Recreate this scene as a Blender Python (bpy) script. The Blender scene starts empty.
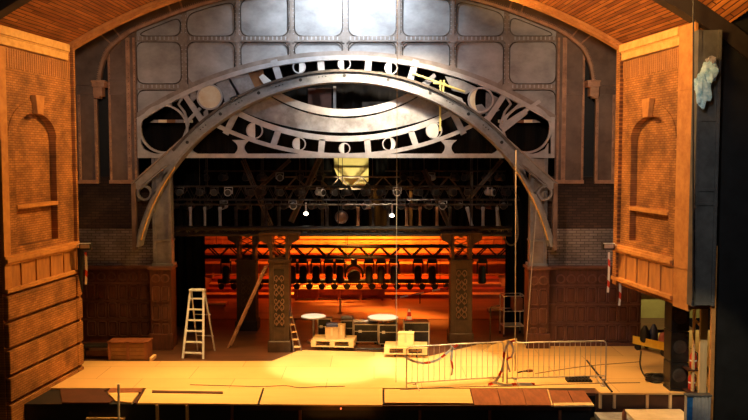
import bpy, math, random
from mathutils import Vector, Matrix
random.seed(7)
SC = bpy.context.scene
COL = SC.collection
PI = math.pi

# ------------------------------------------------------------------ camera
F, CH, TH = 800.0, 5.8, math.radians(3.72)
cT, sT = math.cos(TH), math.sin(TH)
cam = bpy.data.cameras.new('camera')
cam.sensor_width = 36.0
cam.lens = F / 748.0 * 36.0
cam.clip_end = 200
camo = bpy.data.objects.new('camera', cam)
COL.objects.link(camo)
camo.location = (0, 0, CH)
camo.rotation_euler = (PI/2 - TH, 0, 0)
SC.camera = camo

# ------------------------------------------------------------------ world, lights, exposure
SC.view_settings.view_transform = 'Standard'
SC.view_settings.look = 'None'
SC.view_settings.gamma = 1.0
SC.view_settings.use_curve_mapping = False
SC.view_settings.exposure = 0.0
w = bpy.data.worlds.new('world'); SC.world = w
w.use_nodes = True
w.node_tree.nodes['Background'].inputs[0].default_value = (1.0, 0.62, 0.38, 1)
w.node_tree.nodes['Background'].inputs[1].default_value = 0.004

def aim(o, target):
    d = Vector(target) - o.location
    o.rotation_euler = d.to_track_quat('-Z', 'Y').to_euler()

def spot(name, loc, target, power, col, size=40, blend=0.6, rad=0.15):
    l = bpy.data.lights.new(name, 'SPOT'); l.energy = power; l.color = col
    l.spot_size = math.radians(size); l.spot_blend = blend; l.shadow_soft_size = rad
    o = bpy.data.objects.new(name, l); COL.objects.link(o); o.location = loc; aim(o, target)
    return o

def area(name, loc, target, power, col, sx, sy, spread=180):
    l = bpy.data.lights.new(name, 'AREA'); l.shape = 'RECTANGLE'; l.size = sx; l.size_y = sy
    l.energy = power; l.color = col; l.spread = math.radians(spread)
    o = bpy.data.objects.new(name, l); COL.objects.link(o); o.location = loc; aim(o, target)
    return o

WARM = (1.0, 0.56, 0.18); AMBER = (1.0, 0.50, 0.13); ORANGE = (1.0, 0.27, 0.02); COOL = (0.80, 0.90, 1.0)
# deck work lights hanging over the stage lip
area('deck_work_light', (-5.2, 20.4, 10.0), (-5.0, 20.9, 0), 370, WARM, 4.0, 0.6, 60)
area('deck_work_light', (0.0, 20.6, 10.8), (0.0, 21.0, 0), 300, WARM, 4.0, 0.6, 60)
area('deck_work_light', (5.0, 20.4, 10.0), (5.0, 20.9, 0), 680, WARM, 4.0, 0.6, 60)
# cool spots on the upper steel wall and the round frame, warm-white pool on the deck
spot('wall_spot', (-0.7, 21.2, 12.3), (-0.75, 24.5, 10.7), 2000, COOL, 100, 1.0, 0.2)
spot('frame_spot', (-0.8, 18.0, 11.2), (-0.8, 24.4, 8.6), 2600, COOL, 70, 1.0, 0.25)
spot('front_fill', (-0.8, 10.5, 9.6), (-0.8, 24.4, 9.1), 260, COOL, 56, 0.9, 0.3)  # unseen fill added to brighten the moon discs
spot('deck_spot', (-0.6, 16.5, 10.5), (-1.15, 22.2, 0), 9000, (1.0, 0.86, 0.56), 20, 0.5, 0.1)
spot('deck_spot', (0.6, 16.5, 10.5), (1.7, 22.2, 0), 9000, (1.0, 0.86, 0.56), 20, 0.5, 0.1)
# house lamps near the vault crown, raking down the brick side walls
spot('house_wash', (-0.5, 21.2, 10.7), (-8.6, 18.9, 4.0), 3700, AMBER, 78, 0.8, 0.25)
spot('house_wash', (-1.0, 21.2, 10.7), (7.6, 18.9, 5.6), 4600, AMBER, 72, 0.8, 0.25)
spot('low_wash', (3.0, 12.0, 9.4), (-8.6, 19.0, 1.0), 650, AMBER, 36, 0.8, 0.3)  # unseen wash from the house side onto the lower left wall
area('vault_wash', (3.0, 20.0, 9.8), (4.0, 20.0, 12), 200, AMBER, 4.0, 0.4, 175)
area('vault_wash', (-3.0, 20.0, 9.8), (-4.0, 20.0, 12), 52, AMBER, 4.0, 0.4, 175)
area('house_ceiling_fill', (4.0, 14.0, 8.6), (7.5, 16.5, 11.5), 260, AMBER, 1.0, 1.0, 120)  # unseen lamp added to brighten the flared ceiling
spot('slate_fill', (2.0, 8.0, 9.5), (8.2, 17.8, 2.6), 1200, (0.95,0.97,1.0), 50, 0.8, 0.3)  # unseen fill added so the slate pilaster does not go black
spot('wing_fill', (3.0, 8.0, 9.3), (8.0, 18.8, 0.4), 3000, (1.0,0.78,0.45), 11, 0.6, 0.1)  # unseen narrow lamp added to lift the shadowed timber posts
spot('pier_fill', (0.5, 15.5, 9.6), (6.3, 24.5, 2.2), 1500, (1.0,0.62,0.42), 24, 0.8, 0.3)  # unseen fills added around the two wood piers
spot('pier_fill', (-1.0, 15.5, 9.6), (-7.6, 24.5, 2.2), 200, (1.0,0.62,0.42), 22, 0.8, 0.3)
# unseen orange lamps upstage, then added table and fill lamps
area('upstage_orange', (-0.3, 33.4, 4.2), (-0.3, 36.2, 1.6), 700, ORANGE, 4.6, 0.3, 110)
area('upstage_red', (-0.6, 33.0, 4.4), (-0.6, 35.6, 0.8), 420, (1.0, 0.13, 0.012), 11.0, 0.3, 140)
spot('table_fill', (-1.9, 24.95, 6.4), (-1.92, 25.2, 0.8), 1300, (1.0,0.88,0.64), 11, 0.6, 0.05)  # unseen spots added to whiten the two round tables
spot('table_fill', (0.3, 24.95, 6.4), (0.28, 25.1, 0.8), 1500, (1.0,0.88,0.64), 13, 0.6, 0.05)
area('proscenium_fill', (-3.0, 9.0, 8.2), (-7.5, 24.5, 7.5), 26, (1.0,0.70,0.50), 1.0, 1.0, 36)  # unseen fills added to warm the dark proscenium sides
area('proscenium_fill', (2.0, 9.0, 8.2), (6.6, 24.5, 7.5), 30, (1.0,0.74,0.56), 1.0, 1.0, 36)
area('upstage_floor', (-0.6, 30.8, 4.6), (-0.4, 31.0, 0), 330, (1.0, 0.36, 0.05), 8.0, 0.3, 34)
area('rig_fill', (0.5, 20.5, 9.9), (0, 28.0, 5.0), 130, (1.0, 0.8, 0.55), 3.0, 0.3, 44)  # unseen weak fill added to bring out the rigging

# ------------------------------------------------------------------ projection helpers
def ray(px, py):
    a = (px-374.0)/F; b = (210.0-py)/F
    return (a, cT + b*sT, -sT + b*cT)
def at(px, py, Y):
    r = ray(px, py); t = Y/r[1]
    return Vector((r[0]*t, Y, CH + r[2]*t))
def fl(px, py, z=0.0):
    r = ray(px, py); t = (z-CH)/r[2]
    return Vector((r[0]*t, r[1]*t, z))
def X(px, py, Y): return at(px, py, Y).x
def Z(py, Y): return at(374, py, Y).z

# ------------------------------------------------------------------ object helpers
def tag(o, label=None, cat=None, group=None, kind=None):
    if label: o['label'] = label
    if cat: o['category'] = cat
    if group: o['group'] = group
    if kind: o['kind'] = kind
    return o
def empty(name, loc=(0,0,0), rz=0.0, label=None, cat=None, group=None, kind=None):
    o = bpy.data.objects.new(name, None); COL.objects.link(o)
    o.empty_display_size = 0.1
    o.location = loc; o.rotation_euler = (0,0,rz)
    return tag(o, label, cat, group, kind)
def kids(o): return [c for c in bpy.data.objects if c.parent == o]
def copy_tree(o, parent=None, amap=None):
    if amap is None:
        amap = {}
        for c in bpy.data.objects:
            if c.parent: amap.setdefault(c.parent.name, []).append(c)
    c = o.copy(); COL.objects.link(c); c.parent = parent
    for ch in amap.get(o.name, []):
        copy_tree(ch, c, amap)
    return c

class MB:
    def __init__(s): s.v = []; s.f = []
    def add(s, vs, fs):
        n = len(s.v); s.v += [tuple(v) for v in vs]; s.f += [tuple(i+n for i in f) for f in fs]
        return s
    def box(s, x0, x1, y0, y1, z0, z1):
        vs = [(x0,y0,z0),(x1,y0,z0),(x1,y1,z0),(x0,y1,z0),(x0,y0,z1),(x1,y0,z1),(x1,y1,z1),(x0,y1,z1)]
        return s.add(vs, [(0,3,2,1),(4,5,6,7),(0,1,5,4),(1,2,6,5),(2,3,7,6),(3,0,4,7)])
    def chbox(s, x0, x1, y0, y1, z0, z1, c=0.01):
        # box with chamfered upright and top edges
        o = [(x0+c,y0),(x1-c,y0),(x1,y0+c),(x1,y1-c),(x1-c,y1),(x0+c,y1),(x0,y1-c),(x0,y0+c)]
        i = [(x0+2*c,y0+c),(x1-2*c,y0+c),(x1-c,y0+2*c),(x1-c,y1-2*c),(x1-2*c,y1-c),(x0+2*c,y1-c),(x0+c,y1-2*c),(x0+c,y0+2*c)]
        vs = [(a,b,z0) for a,b in o]+[(a,b,z1-c) for a,b in o]+[(a,b,z1) for a,b in i]
        fs = [tuple(reversed(range(8))), tuple(range(16,24))]
        for k in range(8):
            j = (k+1)%8
            fs += [(k,j,8+j,8+k),(8+k,8+j,16+j,16+k)]
        return s.add(vs, fs)
    def prism(s, poly, y0, y1):      # poly of (x,z), extruded along y
        n = len(poly)
        vs = [(a,y0,b) for a,b in poly]+[(a,y1,b) for a,b in poly]
        fs = [tuple(range(n)), tuple(reversed(range(n,2*n)))]
        for k in range(n):
            j = (k+1)%n
            fs.append((k,n+k,n+j,j))
        return s.add(vs, fs)
    def prismz(s, poly, z0, z1):     # poly of (x,y), extruded along z
        n = len(poly)
        vs = [(a,b,z0) for a,b in poly]+[(a,b,z1) for a,b in poly]
        fs = [tuple(reversed(range(n))), tuple(range(n,2*n))]
        for k in range(n):
            j = (k+1)%n
            fs.append((k,j,n+j,n+k))
        return s.add(vs, fs)
    def strip(s, A, B, y0, y1, closed=False):   # band between two (x,z) polylines, extruded along y
        n = len(A); vs = []
        for (a,b) in zip(A,B):
            vs += [(a[0],y0,a[1]),(b[0],y0,b[1]),(b[0],y1,b[1]),(a[0],y1,a[1])]
        fs = []
        m = n if closed else n-1
        for k in range(m):
            p = 4*k; q = 4*((k+1)%n)
            for i in range(4):
                j = (i+1)%4
                fs.append((p+i,p+j,q+j,q+i))
        if not closed:
            fs += [(0,1,2,3),(4*n-1,4*n-2,4*n-3,4*n-4)]
        return s.add(vs, fs)
    def cyl(s, p0, p1, r0, r1=None, n=10, cap=True):
        r1 = r0 if r1 is None else r1
        p0 = Vector(p0); p1 = Vector(p1); d = (p1-p0)
        if d.length < 1e-6: return s
        d.normalize()
        u = d.orthogonal().normalized(); w_ = d.cross(u)
        vs = []
        for k in range(n):
            a = 2*PI*k/n; q = u*math.cos(a)+w_*math.sin(a)
            vs += [p0+q*r0, p1+q*r1]
        fs = [(2*k,2*((k+1)%n),2*((k+1)%n)+1,2*k+1) for k in range(n)]
        if cap: fs += [tuple(reversed(range(0,2*n,2))), tuple(range(1,2*n,2))]
        return s.add(vs, fs)
    def tube(s, pts, r, n=8):
        pts = [Vector(p) for p in pts]; m = len(pts); vs = []
        u = None
        for k,p in enumerate(pts):
            d = (pts[min(k+1,m-1)]-pts[max(k-1,0)]).normalized()
            if u is None: u = d.orthogonal().normalized()
            u = (u - d*u.dot(d)).normalized(); w_ = d.cross(u)
            rr = r[k] if isinstance(r,(list,tuple)) else r
            for i in range(n):
                a = 2*PI*i/n; vs.append(p+(u*math.cos(a)+w_*math.sin(a))*rr)
        fs = []
        for k in range(m-1):
            for i in range(n):
                j = (i+1)%n
                fs.append((k*n+i,k*n+j,(k+1)*n+j,(k+1)*n+i))
        fs += [tuple(reversed(range(n))), tuple(range((m-1)*n,m*n))]
        return s.add(vs, fs)
    def lathe(s, prof, c=(0,0,0), n=20, axis='z'):
        vs = []
        for (r,h) in prof:
            for k in range(n):
                a = 2*PI*k/n
                x, y = r*math.cos(a), r*math.sin(a)
                v = (c[0]+x,c[1]+y,c[2]+h) if axis=='z' else (c[0]+x,c[1]+h,c[2]+y) if axis=='y' else (c[0]+h,c[1]+x,c[2]+y)
                vs.append(v)
        fs = []; m = len(prof)
        for k in range(m-1):
            for i in range(n):
                j = (i+1)%n
                fs.append((k*n+i,k*n+j,(k+1)*n+j,(k+1)*n+i))
        fs += [tuple(reversed(range(n))), tuple(range((m-1)*n,m*n))]
        return s.add(vs, fs)
    def bar(s, p0, p1, w, h):        # square bar between two points
        p0 = Vector(p0); p1 = Vector(p1); d = (p1-p0).normalized()
        up = Vector((0,0,1)) if abs(d.z) < 0.9 else Vector((0,1,0))
        a = d.cross(up).normalized()*w/2; b = a.cross(d).normalized()*h/2
        vs = [p0-a-b,p0+a-b,p0+a+b,p0-a+b,p1-a-b,p1+a-b,p1+a+b,p1-a+b]
        return s.add(vs, [(0,3,2,1),(4,5,6,7),(0,1,5,4),(1,2,6,5),(2,3,7,6),(3,0,4,7)])
    def rivet(s, x, y, z, r=0.02, d=0.015, n=6):   # dome facing -y
        vs = [(x,y-d,z)]
        for k in range(n):
            a = 2*PI*k/n
            vs.append((x+r*math.cos(a), y, z+r*math.sin(a)))
        return s.add(vs, [(0,k+1,(k+1)%n+1) for k in range(n)])
    def build(s, name, m, parent=None, mat=None, smooth=False, label=None, cat=None, group=None, kind=None, loc=None, bevel=0):
        me = bpy.data.meshes.new(name)
        me.from_pydata([tuple(v) for v in s.v], [], s.f)
        me.validate(); me.update()
        o = bpy.data.objects.new(name, me); COL.objects.link(o)
        me.materials.append(m)
        import bmesh
        b = bmesh.new(); b.from_mesh(me); bmesh.ops.recalc_face_normals(b, faces=b.faces); b.to_mesh(me); b.free()
        if smooth:
            for p in me.polygons: p.use_smooth = True
            try: me.set_sharp_from_angle(angle=math.radians(38))
            except Exception: pass
        if bevel:
            bv = o.modifiers.new('bevel', 'BEVEL'); bv.width = bevel; bv.segments = 2; bv.limit_method = 'ANGLE'
        if mat is not None: o.matrix_world = mat
        if loc is not None: o.location = loc
        if parent is not None: o.parent = parent
        return tag(o, label, cat, group, kind)

# ------------------------------------------------------------------ materials
M = {}
def base_nodes(name):
    m = bpy.data.materials.new(name); m.use_nodes = True
    nt = m.node_tree; b = nt.nodes['Principled BSDF']
    return m, nt, b
def N(nt, t, **kw):
    n = nt.nodes.new(t)
    for k, v in kw.items(): setattr(n, k, v)
    return n
def mat(name, c1, c2=None, rough=0.6, metal=0.0, scale=3.0, stretch=(1,1,1), bump=0.0, detail=6, emit=0, lo=0.35, hi=0.65, spec=0.5):
    m, nt, b = base_nodes(name)
    c2 = c2 or tuple(x*0.7 for x in c1)
    tc = N(nt,'ShaderNodeTexCoord'); mp = N(nt,'ShaderNodeMapping'); mp.inputs['Scale'].default_value = stretch
    nt.links.new(tc.outputs['Object'], mp.inputs[0])
    no = N(nt,'ShaderNodeTexNoise'); no.inputs['Scale'].default_value = scale; no.inputs['Detail'].default_value = detail
    no.inputs['Roughness'].default_value = 0.65
    nt.links.new(mp.outputs[0], no.inputs['Vector'])
    cr = N(nt,'ShaderNodeValToRGB')
    cr.color_ramp.elements[0].position = lo; cr.color_ramp.elements[1].position = hi
    cr.color_ramp.elements[0].color = (*c2,1); cr.color_ramp.elements[1].color = (*c1,1)
    nt.links.new(no.outputs['Fac'], cr.inputs[0]); nt.links.new(cr.outputs[0], b.inputs['Base Color'])
    b.inputs['Roughness'].default_value = rough; b.inputs['Metallic'].default_value = metal
    b.inputs['Specular IOR Level'].default_value = spec
    if bump:
        bp = N(nt,'ShaderNodeBump'); bp.inputs['Strength'].default_value = bump; bp.inputs['Distance'].default_value = 0.02
        nt.links.new(no.outputs['Fac'], bp.inputs['Height']); nt.links.new(bp.outputs[0], b.inputs['Normal'])
    if emit:
        b.inputs['Emission Color'].default_value = (*c1,1); b.inputs['Emission Strength'].default_value = emit
    M[name] = m
    return m
def brick(name, c1, c2, mort, bw=0.22, bh=0.075, plane='xz', rough=0.8, bump=0.5, nscale=1.2, dark=0.45, mort_size=0.01, stain_lo=0.3, stain_hi=0.7):
    m, nt, b = base_nodes(name)
    tc = N(nt,'ShaderNodeTexCoord'); sp = N(nt,'ShaderNodeSeparateXYZ'); cb = N(nt,'ShaderNodeCombineXYZ')
    nt.links.new(tc.outputs['Object'], sp.inputs[0])
    a, c = {'xz':('X','Z'),'zx':('Z','X'),'xy':('X','Y'),'yx':('Y','X'),'yz':('Y','Z')}[plane]
    nt.links.new(sp.outputs[a], cb.inputs[0]); nt.links.new(sp.outputs[c], cb.inputs[1])
    br = N(nt,'ShaderNodeTexBrick')
    br.inputs['Color1'].default_value = (*c1,1); br.inputs['Color2'].default_value = (*c2,1); br.inputs['Mortar'].default_value = (*mort,1)
    br.inputs['Scale'].default_value = 1.0; br.inputs['Mortar Size'].default_value = mort_size
    br.inputs['Brick Width'].default_value = bw; br.inputs['Row Height'].default_value = bh
    nt.links.new(cb.outputs[0], br.inputs['Vector'])
    no = N(nt,'ShaderNodeTexNoise'); no.inputs['Scale'].default_value = nscale; no.inputs['Detail'].default_value = 8
    nt.links.new(tc.outputs['Object'], no.inputs['Vector'])
    cr = N(nt,'ShaderNodeValToRGB'); cr.color_ramp.elements[0].position = stain_lo; cr.color_ramp.elements[1].position = stain_hi
    cr.color_ramp.elements[0].color = (dark,dark,dark,1); cr.color_ramp.elements[1].color = (1,1,1,1)
    nt.links.new(no.outputs['Fac'], cr.inputs[0])
    mx = N(nt,'ShaderNodeMix', data_type='RGBA', blend_type='MULTIPLY'); mx.inputs[0].default_value = 1.0
    nt.links.new(br.outputs['Color'], mx.inputs[6]); nt.links.new(cr.outputs[0], mx.inputs[7])
    nt.links.new(mx.outputs[2], b.inputs['Base Color'])
    bp = N(nt,'ShaderNodeBump'); bp.inputs['Strength'].default_value = bump; bp.inputs['Distance'].default_value = 0.02; bp.invert = True
    nt.links.new(br.outputs['Fac'], bp.inputs['Height']); nt.links.new(bp.outputs[0], b.inputs['Normal'])
    b.inputs['Roughness'].default_value = rough
    M[name] = m
    return m

brick('brick_orange', (0.54,0.235,0.06), (0.38,0.15,0.035), (0.22,0.08,0.02), bw=0.17, bh=0.058, dark=0.45, nscale=1.6, mort_size=0.007, stain_lo=0.35, stain_hi=0.62)
mat('stone_orange', (0.58,0.27,0.07), (0.42,0.17,0.04), rough=0.75, scale=4, bump=0.2)
mat('cornice_cream', (0.75,0.46,0.15), (0.58,0.32,0.08), rough=0.7, scale=5, bump=0.2)
mat('panel_orange', (0.52,0.23,0.06), (0.34,0.15,0.05), rough=0.6, scale=2.5, stretch=(3,3,0.6), bump=0.1)
mat('steel_grey', (0.54,0.54,0.55), (0.22,0.21,0.21), rough=0.5, metal=0.25, scale=0.9, stretch=(1,1,1.5), bump=0.12, detail=10, lo=0.3, hi=0.72)
mat('steel_rib', (0.36,0.31,0.28), (0.22,0.18,0.155), rough=0.5, metal=0.3, scale=2.5, bump=0.1)
mat('steel_brown', (0.25,0.17,0.13), (0.13,0.085,0.065), rough=0.5, metal=0.2, scale=1.3, bump=0.15, detail=9)
mat('copper_edge', (0.60,0.36,0.23), (0.38,0.21,0.13), rough=0.45, metal=0.25, scale=4, bump=0.1)
mat('frame_grey', (0.55,0.55,0.57), (0.38,0.38,0.40), rough=0.5, metal=0.1, scale=3, bump=0.05)
mat('arch_grey', (0.33,0.335,0.35), (0.19,0.19,0.195), rough=0.45, metal=0.3, scale=2.5, bump=0.1)
mat('plate_pale', (0.40,0.41,0.44), (0.17,0.165,0.17), rough=0.55, scale=2, bump=0.1)
mat('moon_white', (0.75,0.76,0.74), (0.6,0.6,0.6), rough=0.5, scale=4)
mat('moon_cream', (0.95,0.90,0.70), (0.80,0.66,0.42), rough=0.6, scale=3.5, bump=0.1)
mat('black', (0.012,0.012,0.013), (0.006,0.006,0.006), rough=0.55, scale=3)
mat('black_cloth', (0.010,0.009,0.009), (0.005,0.005,0.005), rough=0.95, scale=2, stretch=(8,8,0.3), bump=0.3, spec=0.1)
mat('black_metal', (0.035,0.032,0.03), (0.015,0.014,0.013), rough=0.4, metal=0.4, scale=5)
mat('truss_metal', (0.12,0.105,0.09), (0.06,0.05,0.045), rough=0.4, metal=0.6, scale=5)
mat('aluminium', (0.75,0.75,0.76), (0.6,0.6,0.62), rough=0.3, metal=0.8, scale=5)
mat('silver_paint', (0.70,0.68,0.66), (0.55,0.52,0.5), rough=0.4, metal=0.2, scale=5)
mat('amber_body', (0.62,0.34,0.16), (0.42,0.2,0.09), rough=0.35, metal=0.4, scale=5)
mat('wood_dark', (0.14,0.05,0.03), (0.07,0.026,0.017), rough=0.45, scale=2, stretch=(6,6,0.8), bump=0.1)
mat('wood_rail', (0.19,0.085,0.055), (0.12,0.05,0.034), rough=0.5, scale=3, bump=0.1)
brick('brick_dark', (0.105,0.055,0.035), (0.055,0.03,0.02), (0.03,0.018,0.012), bw=0.26, bh=0.085, dark=0.35)
brick('brick_grey_lit', (0.42,0.37,0.33), (0.26,0.22,0.19), (0.12,0.10,0.085), bw=0.26, bh=0.085, dark=0.35, nscale=0.8)  # greyer brick; the lit look of the lower wall is in its colour
brick('ply', (0.74,0.47,0.18), (0.66,0.41,0.15), (0.36,0.19,0.06), bw=2.44, bh=1.22, plane='xy', rough=0.55, bump=0.15, dark=0.80, nscale=0.7, mort_size=0.008, stain_lo=0.2)
mat('ply_edge', (0.62,0.40,0.18), (0.5,0.3,0.13), rough=0.6, scale=3, stretch=(0.5,4,4))
mat('ply_sheet', (0.76,0.49,0.20), (0.64,0.39,0.14), rough=0.5, scale=1.3, stretch=(0.4,3,3), lo=0.2, hi=0.8)
mat('board_brown', (0.30,0.10,0.04), (0.16,0.05,0.02), rough=0.5, scale=2.2, stretch=(3,0.6,1), bump=0.1)
mat('board_dark', (0.085,0.03,0.018), (0.05,0.018,0.01), rough=0.5, scale=2.2)
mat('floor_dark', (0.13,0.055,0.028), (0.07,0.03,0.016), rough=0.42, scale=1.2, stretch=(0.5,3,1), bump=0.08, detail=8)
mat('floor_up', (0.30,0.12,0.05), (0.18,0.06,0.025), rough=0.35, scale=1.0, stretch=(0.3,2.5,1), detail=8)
mat('pit_cream', (0.75,0.62,0.42), (0.6,0.48,0.3), rough=0.7, scale=2)
mat('back_orange', (0.62,0.30,0.12), (0.40,0.17,0.06), rough=0.6, scale=2, bump=0.1)
mat('bench_red', (0.42,0.08,0.035), (0.26,0.045,0.02), rough=0.45, scale=3)
mat('bench_top', (0.75,0.42,0.16), (0.6,0.3,0.1), rough=0.4, scale=3)
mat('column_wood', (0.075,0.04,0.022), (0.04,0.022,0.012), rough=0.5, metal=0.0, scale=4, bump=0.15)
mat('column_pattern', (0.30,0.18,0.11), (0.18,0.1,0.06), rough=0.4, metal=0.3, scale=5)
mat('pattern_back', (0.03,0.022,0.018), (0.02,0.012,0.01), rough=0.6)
mat('yellow_screen', (0.85,0.70,0.28), (0.78,0.62,0.22), rough=0.6, scale=1.5)
mat('pine', (0.78,0.55,0.27), (0.62,0.40,0.18), rough=0.6, scale=2, stretch=(4,4,0.5), bump=0.1)
mat('pallet_wood', (0.75,0.50,0.20), (0.55,0.35,0.13), rough=0.7, scale=3, bump=0.1)
mat('cardboard', (0.62,0.40,0.16), (0.5,0.3,0.11), rough=0.7, scale=3)
mat('cream_box', (0.85,0.66,0.30), (0.75,0.55,0.22), rough=0.6, scale=3)
mat('white_top', (0.92,0.90,0.84), (0.85,0.82,0.75), rough=0.4, scale=2)
mat('white_paint', (0.78,0.82,0.88), (0.62,0.66,0.72), rough=0.4, scale=4)
mat('galvanised', (0.66,0.62,0.55), (0.48,0.44,0.38), rough=0.4, metal=0.5, scale=6)
mat('red', (0.62,0.04,0.02), (0.45,0.025,0.015), rough=0.4, scale=3)
mat('blue', (0.04,0.26,0.60), (0.02,0.10,0.28), rough=0.5, scale=3)
mat('blue_dark', (0.05,0.06,0.16), (0.03,0.04,0.10), rough=0.5, scale=3)
mat('pink', (0.62,0.22,0.25), (0.4,0.1,0.14), rough=0.7, scale=3)
mat('slate', (0.15,0.148,0.14), (0.09,0.088,0.082), rough=0.5, metal=0.3, scale=3, bump=0.1)
mat('grey_rib', (0.50,0.47,0.43), (0.36,0.34,0.31), rough=0.5, scale=3)
mat('olive_wall', (0.42,0.36,0.12), (0.30,0.25,0.08), rough=0.8, scale=1.2)
mat('yellow', (0.85,0.55,0.05), (0.7,0.42,0.03), rough=0.5, scale=3)
mat('yellow_pole', (0.85,0.75,0.30), (0.7,0.6,0.2), rough=0.5, scale=3)
mat('cloth_blue', (0.55,0.80,0.90), (0.14,0.38,0.55), rough=0.7, scale=7, bump=0.6, lo=0.3, hi=0.6)
mat('rope', (0.38,0.30,0.22), (0.25,0.19,0.13), rough=0.8, scale=10)
mat('lamp_glow', (1.0,0.9,0.7), (1.0,0.9,0.7), emit=6)
mat('lamp_dim', (1.0,0.75,0.45), (1.0,0.75,0.45), emit=1.6)
mat('lamp_red', (1.0,0.12,0.03), (1.0,0.12,0.03), emit=3)
mat('brown_flat', (0.30,0.13,0.04), (0.16,0.07,0.02), rough=0.6, scale=3)

def planks(name, c1, c2, gap, w=0.14, l=3.0, ua='r'):
    # planks running along the local y axis of a vault; the angle round the vault is baked in a 'plank' UV
    m, nt, b = base_nodes(name)
    uv = N(nt,'ShaderNodeUVMap'); uv.uv_map = 'UVMap'
    br = N(nt,'ShaderNodeTexBrick'); br.inputs['Scale'].default_value = 1.0
    br.inputs['Color1'].default_value = (*c1,1); br.inputs['Color2'].default_value = (*c2,1); br.inputs['Mortar'].default_value = (*gap,1)
    br.inputs['Brick Width'].default_value = l; br.inputs['Row Height'].default_value = w; br.inputs['Mortar Size'].default_value = 0.012
    nt.links.new(uv.outputs[0], br.inputs['Vector'])
    no = N(nt,'ShaderNodeTexNoise'); no.inputs['Scale'].default_value = 1.5; no.inputs['Detail'].default_value = 8
    mp = N(nt,'ShaderNodeMapping'); mp.inputs['Scale'].default_value = (0.7,5,1)
    nt.links.new(uv.outputs[0], mp.inputs[0]); nt.links.new(mp.outputs[0], no.inputs['Vector'])
    cr = N(nt,'ShaderNodeValToRGB'); cr.color_ramp.elements[0].position = 0.3; cr.color_ramp.elements[1].position = 0.7
    cr.color_ramp.elements[0].color = (0.4,0.4,0.4,1); cr.color_ramp.elements[1].color = (1,1,1,1)
    nt.links.new(no.outputs['Fac'], cr.inputs[0])
    mx = N(nt,'ShaderNodeMix', data_type='RGBA', blend_type='MULTIPLY'); mx.inputs[0].default_value = 1.0
    nt.links.new(br.outputs['Color'], mx.inputs[6]); nt.links.new(cr.outputs[0], mx.inputs[7])
    nt.links.new(mx.outputs[2], b.inputs['Base Color'])
    bp = N(nt,'ShaderNodeBump'); bp.inputs['Strength'].default_value = 0.6; bp.inputs['Distance'].default_value = 0.03; bp.invert = True
    nt.links.new(br.outputs['Fac'], bp.inputs['Height']); nt.links.new(bp.outputs[0], b.inputs['Normal'])
    b.inputs['Roughness'].default_value = 0.6
    M[name] = m
planks('vault_planks', (0.60,0.22,0.045), (0.34,0.10,0.02), (0.07,0.02,0.008), w=0.11, l=2.2)

# ================================================================== SETTING
YC, YN = 21.6, 18.15          # far and near ends of the side walls
XL, XR = X(74, 210, YC), X(618, 210, YC)
ML, MR = 0.114, -0.140
ZS = Z(45, YC)                # vault springing height
def wall_frame(xc, m):
    d = Vector((-m, -1, 0)).normalized()
    y = Vector((-d.y, d.x, 0))
    mt = Matrix(((d.x,y.x,0,xc),(d.y,y.y,0,YC),(0,0,1,0),(0,0,0,1)))
    return mt
WLM, WRM = wall_frame(XL, ML), wall_frame(XR, MR)
def on_wall(px, py, xc, m):
    r = ray(px, py); t = (xc - m*YC)/(r[0]-m*r[1])
    y = r[1]*t; return ((YC-y)*math.sqrt(1+m*m), CH+r[2]*t)
WL = lambda px, py: on_wall(px, py, XL, ML)
WR = lambda px, py: on_wall(px, py, XR, MR)

# ---- stage deck and other floors
ZP = -0.55
def px_poly(pts, z=0.0): return [tuple(fl(a, b, z).xy) for a, b in pts]
deck = MB()
dk = px_poly([(83,361),(272,361),(300,350),(380,352),(430,356),(480,344),(560,342),(690,330)])
dk = [(XL-1.5, dk[0][1])]+dk
ye = fl(344,388).y; yr = fl(640,393).y
dk += [(11.5, dk[-1][1]), (11.5, yr), (X(600,393,yr), yr), (X(600,393,yr), ye), (XL-1.5, ye)]
deck.prismz(dk, -0.045, 0.0)
deck.build('floor', M['ply'], kind='structure')
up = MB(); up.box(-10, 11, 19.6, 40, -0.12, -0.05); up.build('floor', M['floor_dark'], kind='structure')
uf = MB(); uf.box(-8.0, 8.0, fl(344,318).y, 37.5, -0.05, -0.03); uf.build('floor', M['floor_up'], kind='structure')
pit = MB(); pit.box(-11, 11, 8, 20.4, ZP-0.5, ZP-0.1); pit.build('floor', M['black'], kind='structure')

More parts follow.
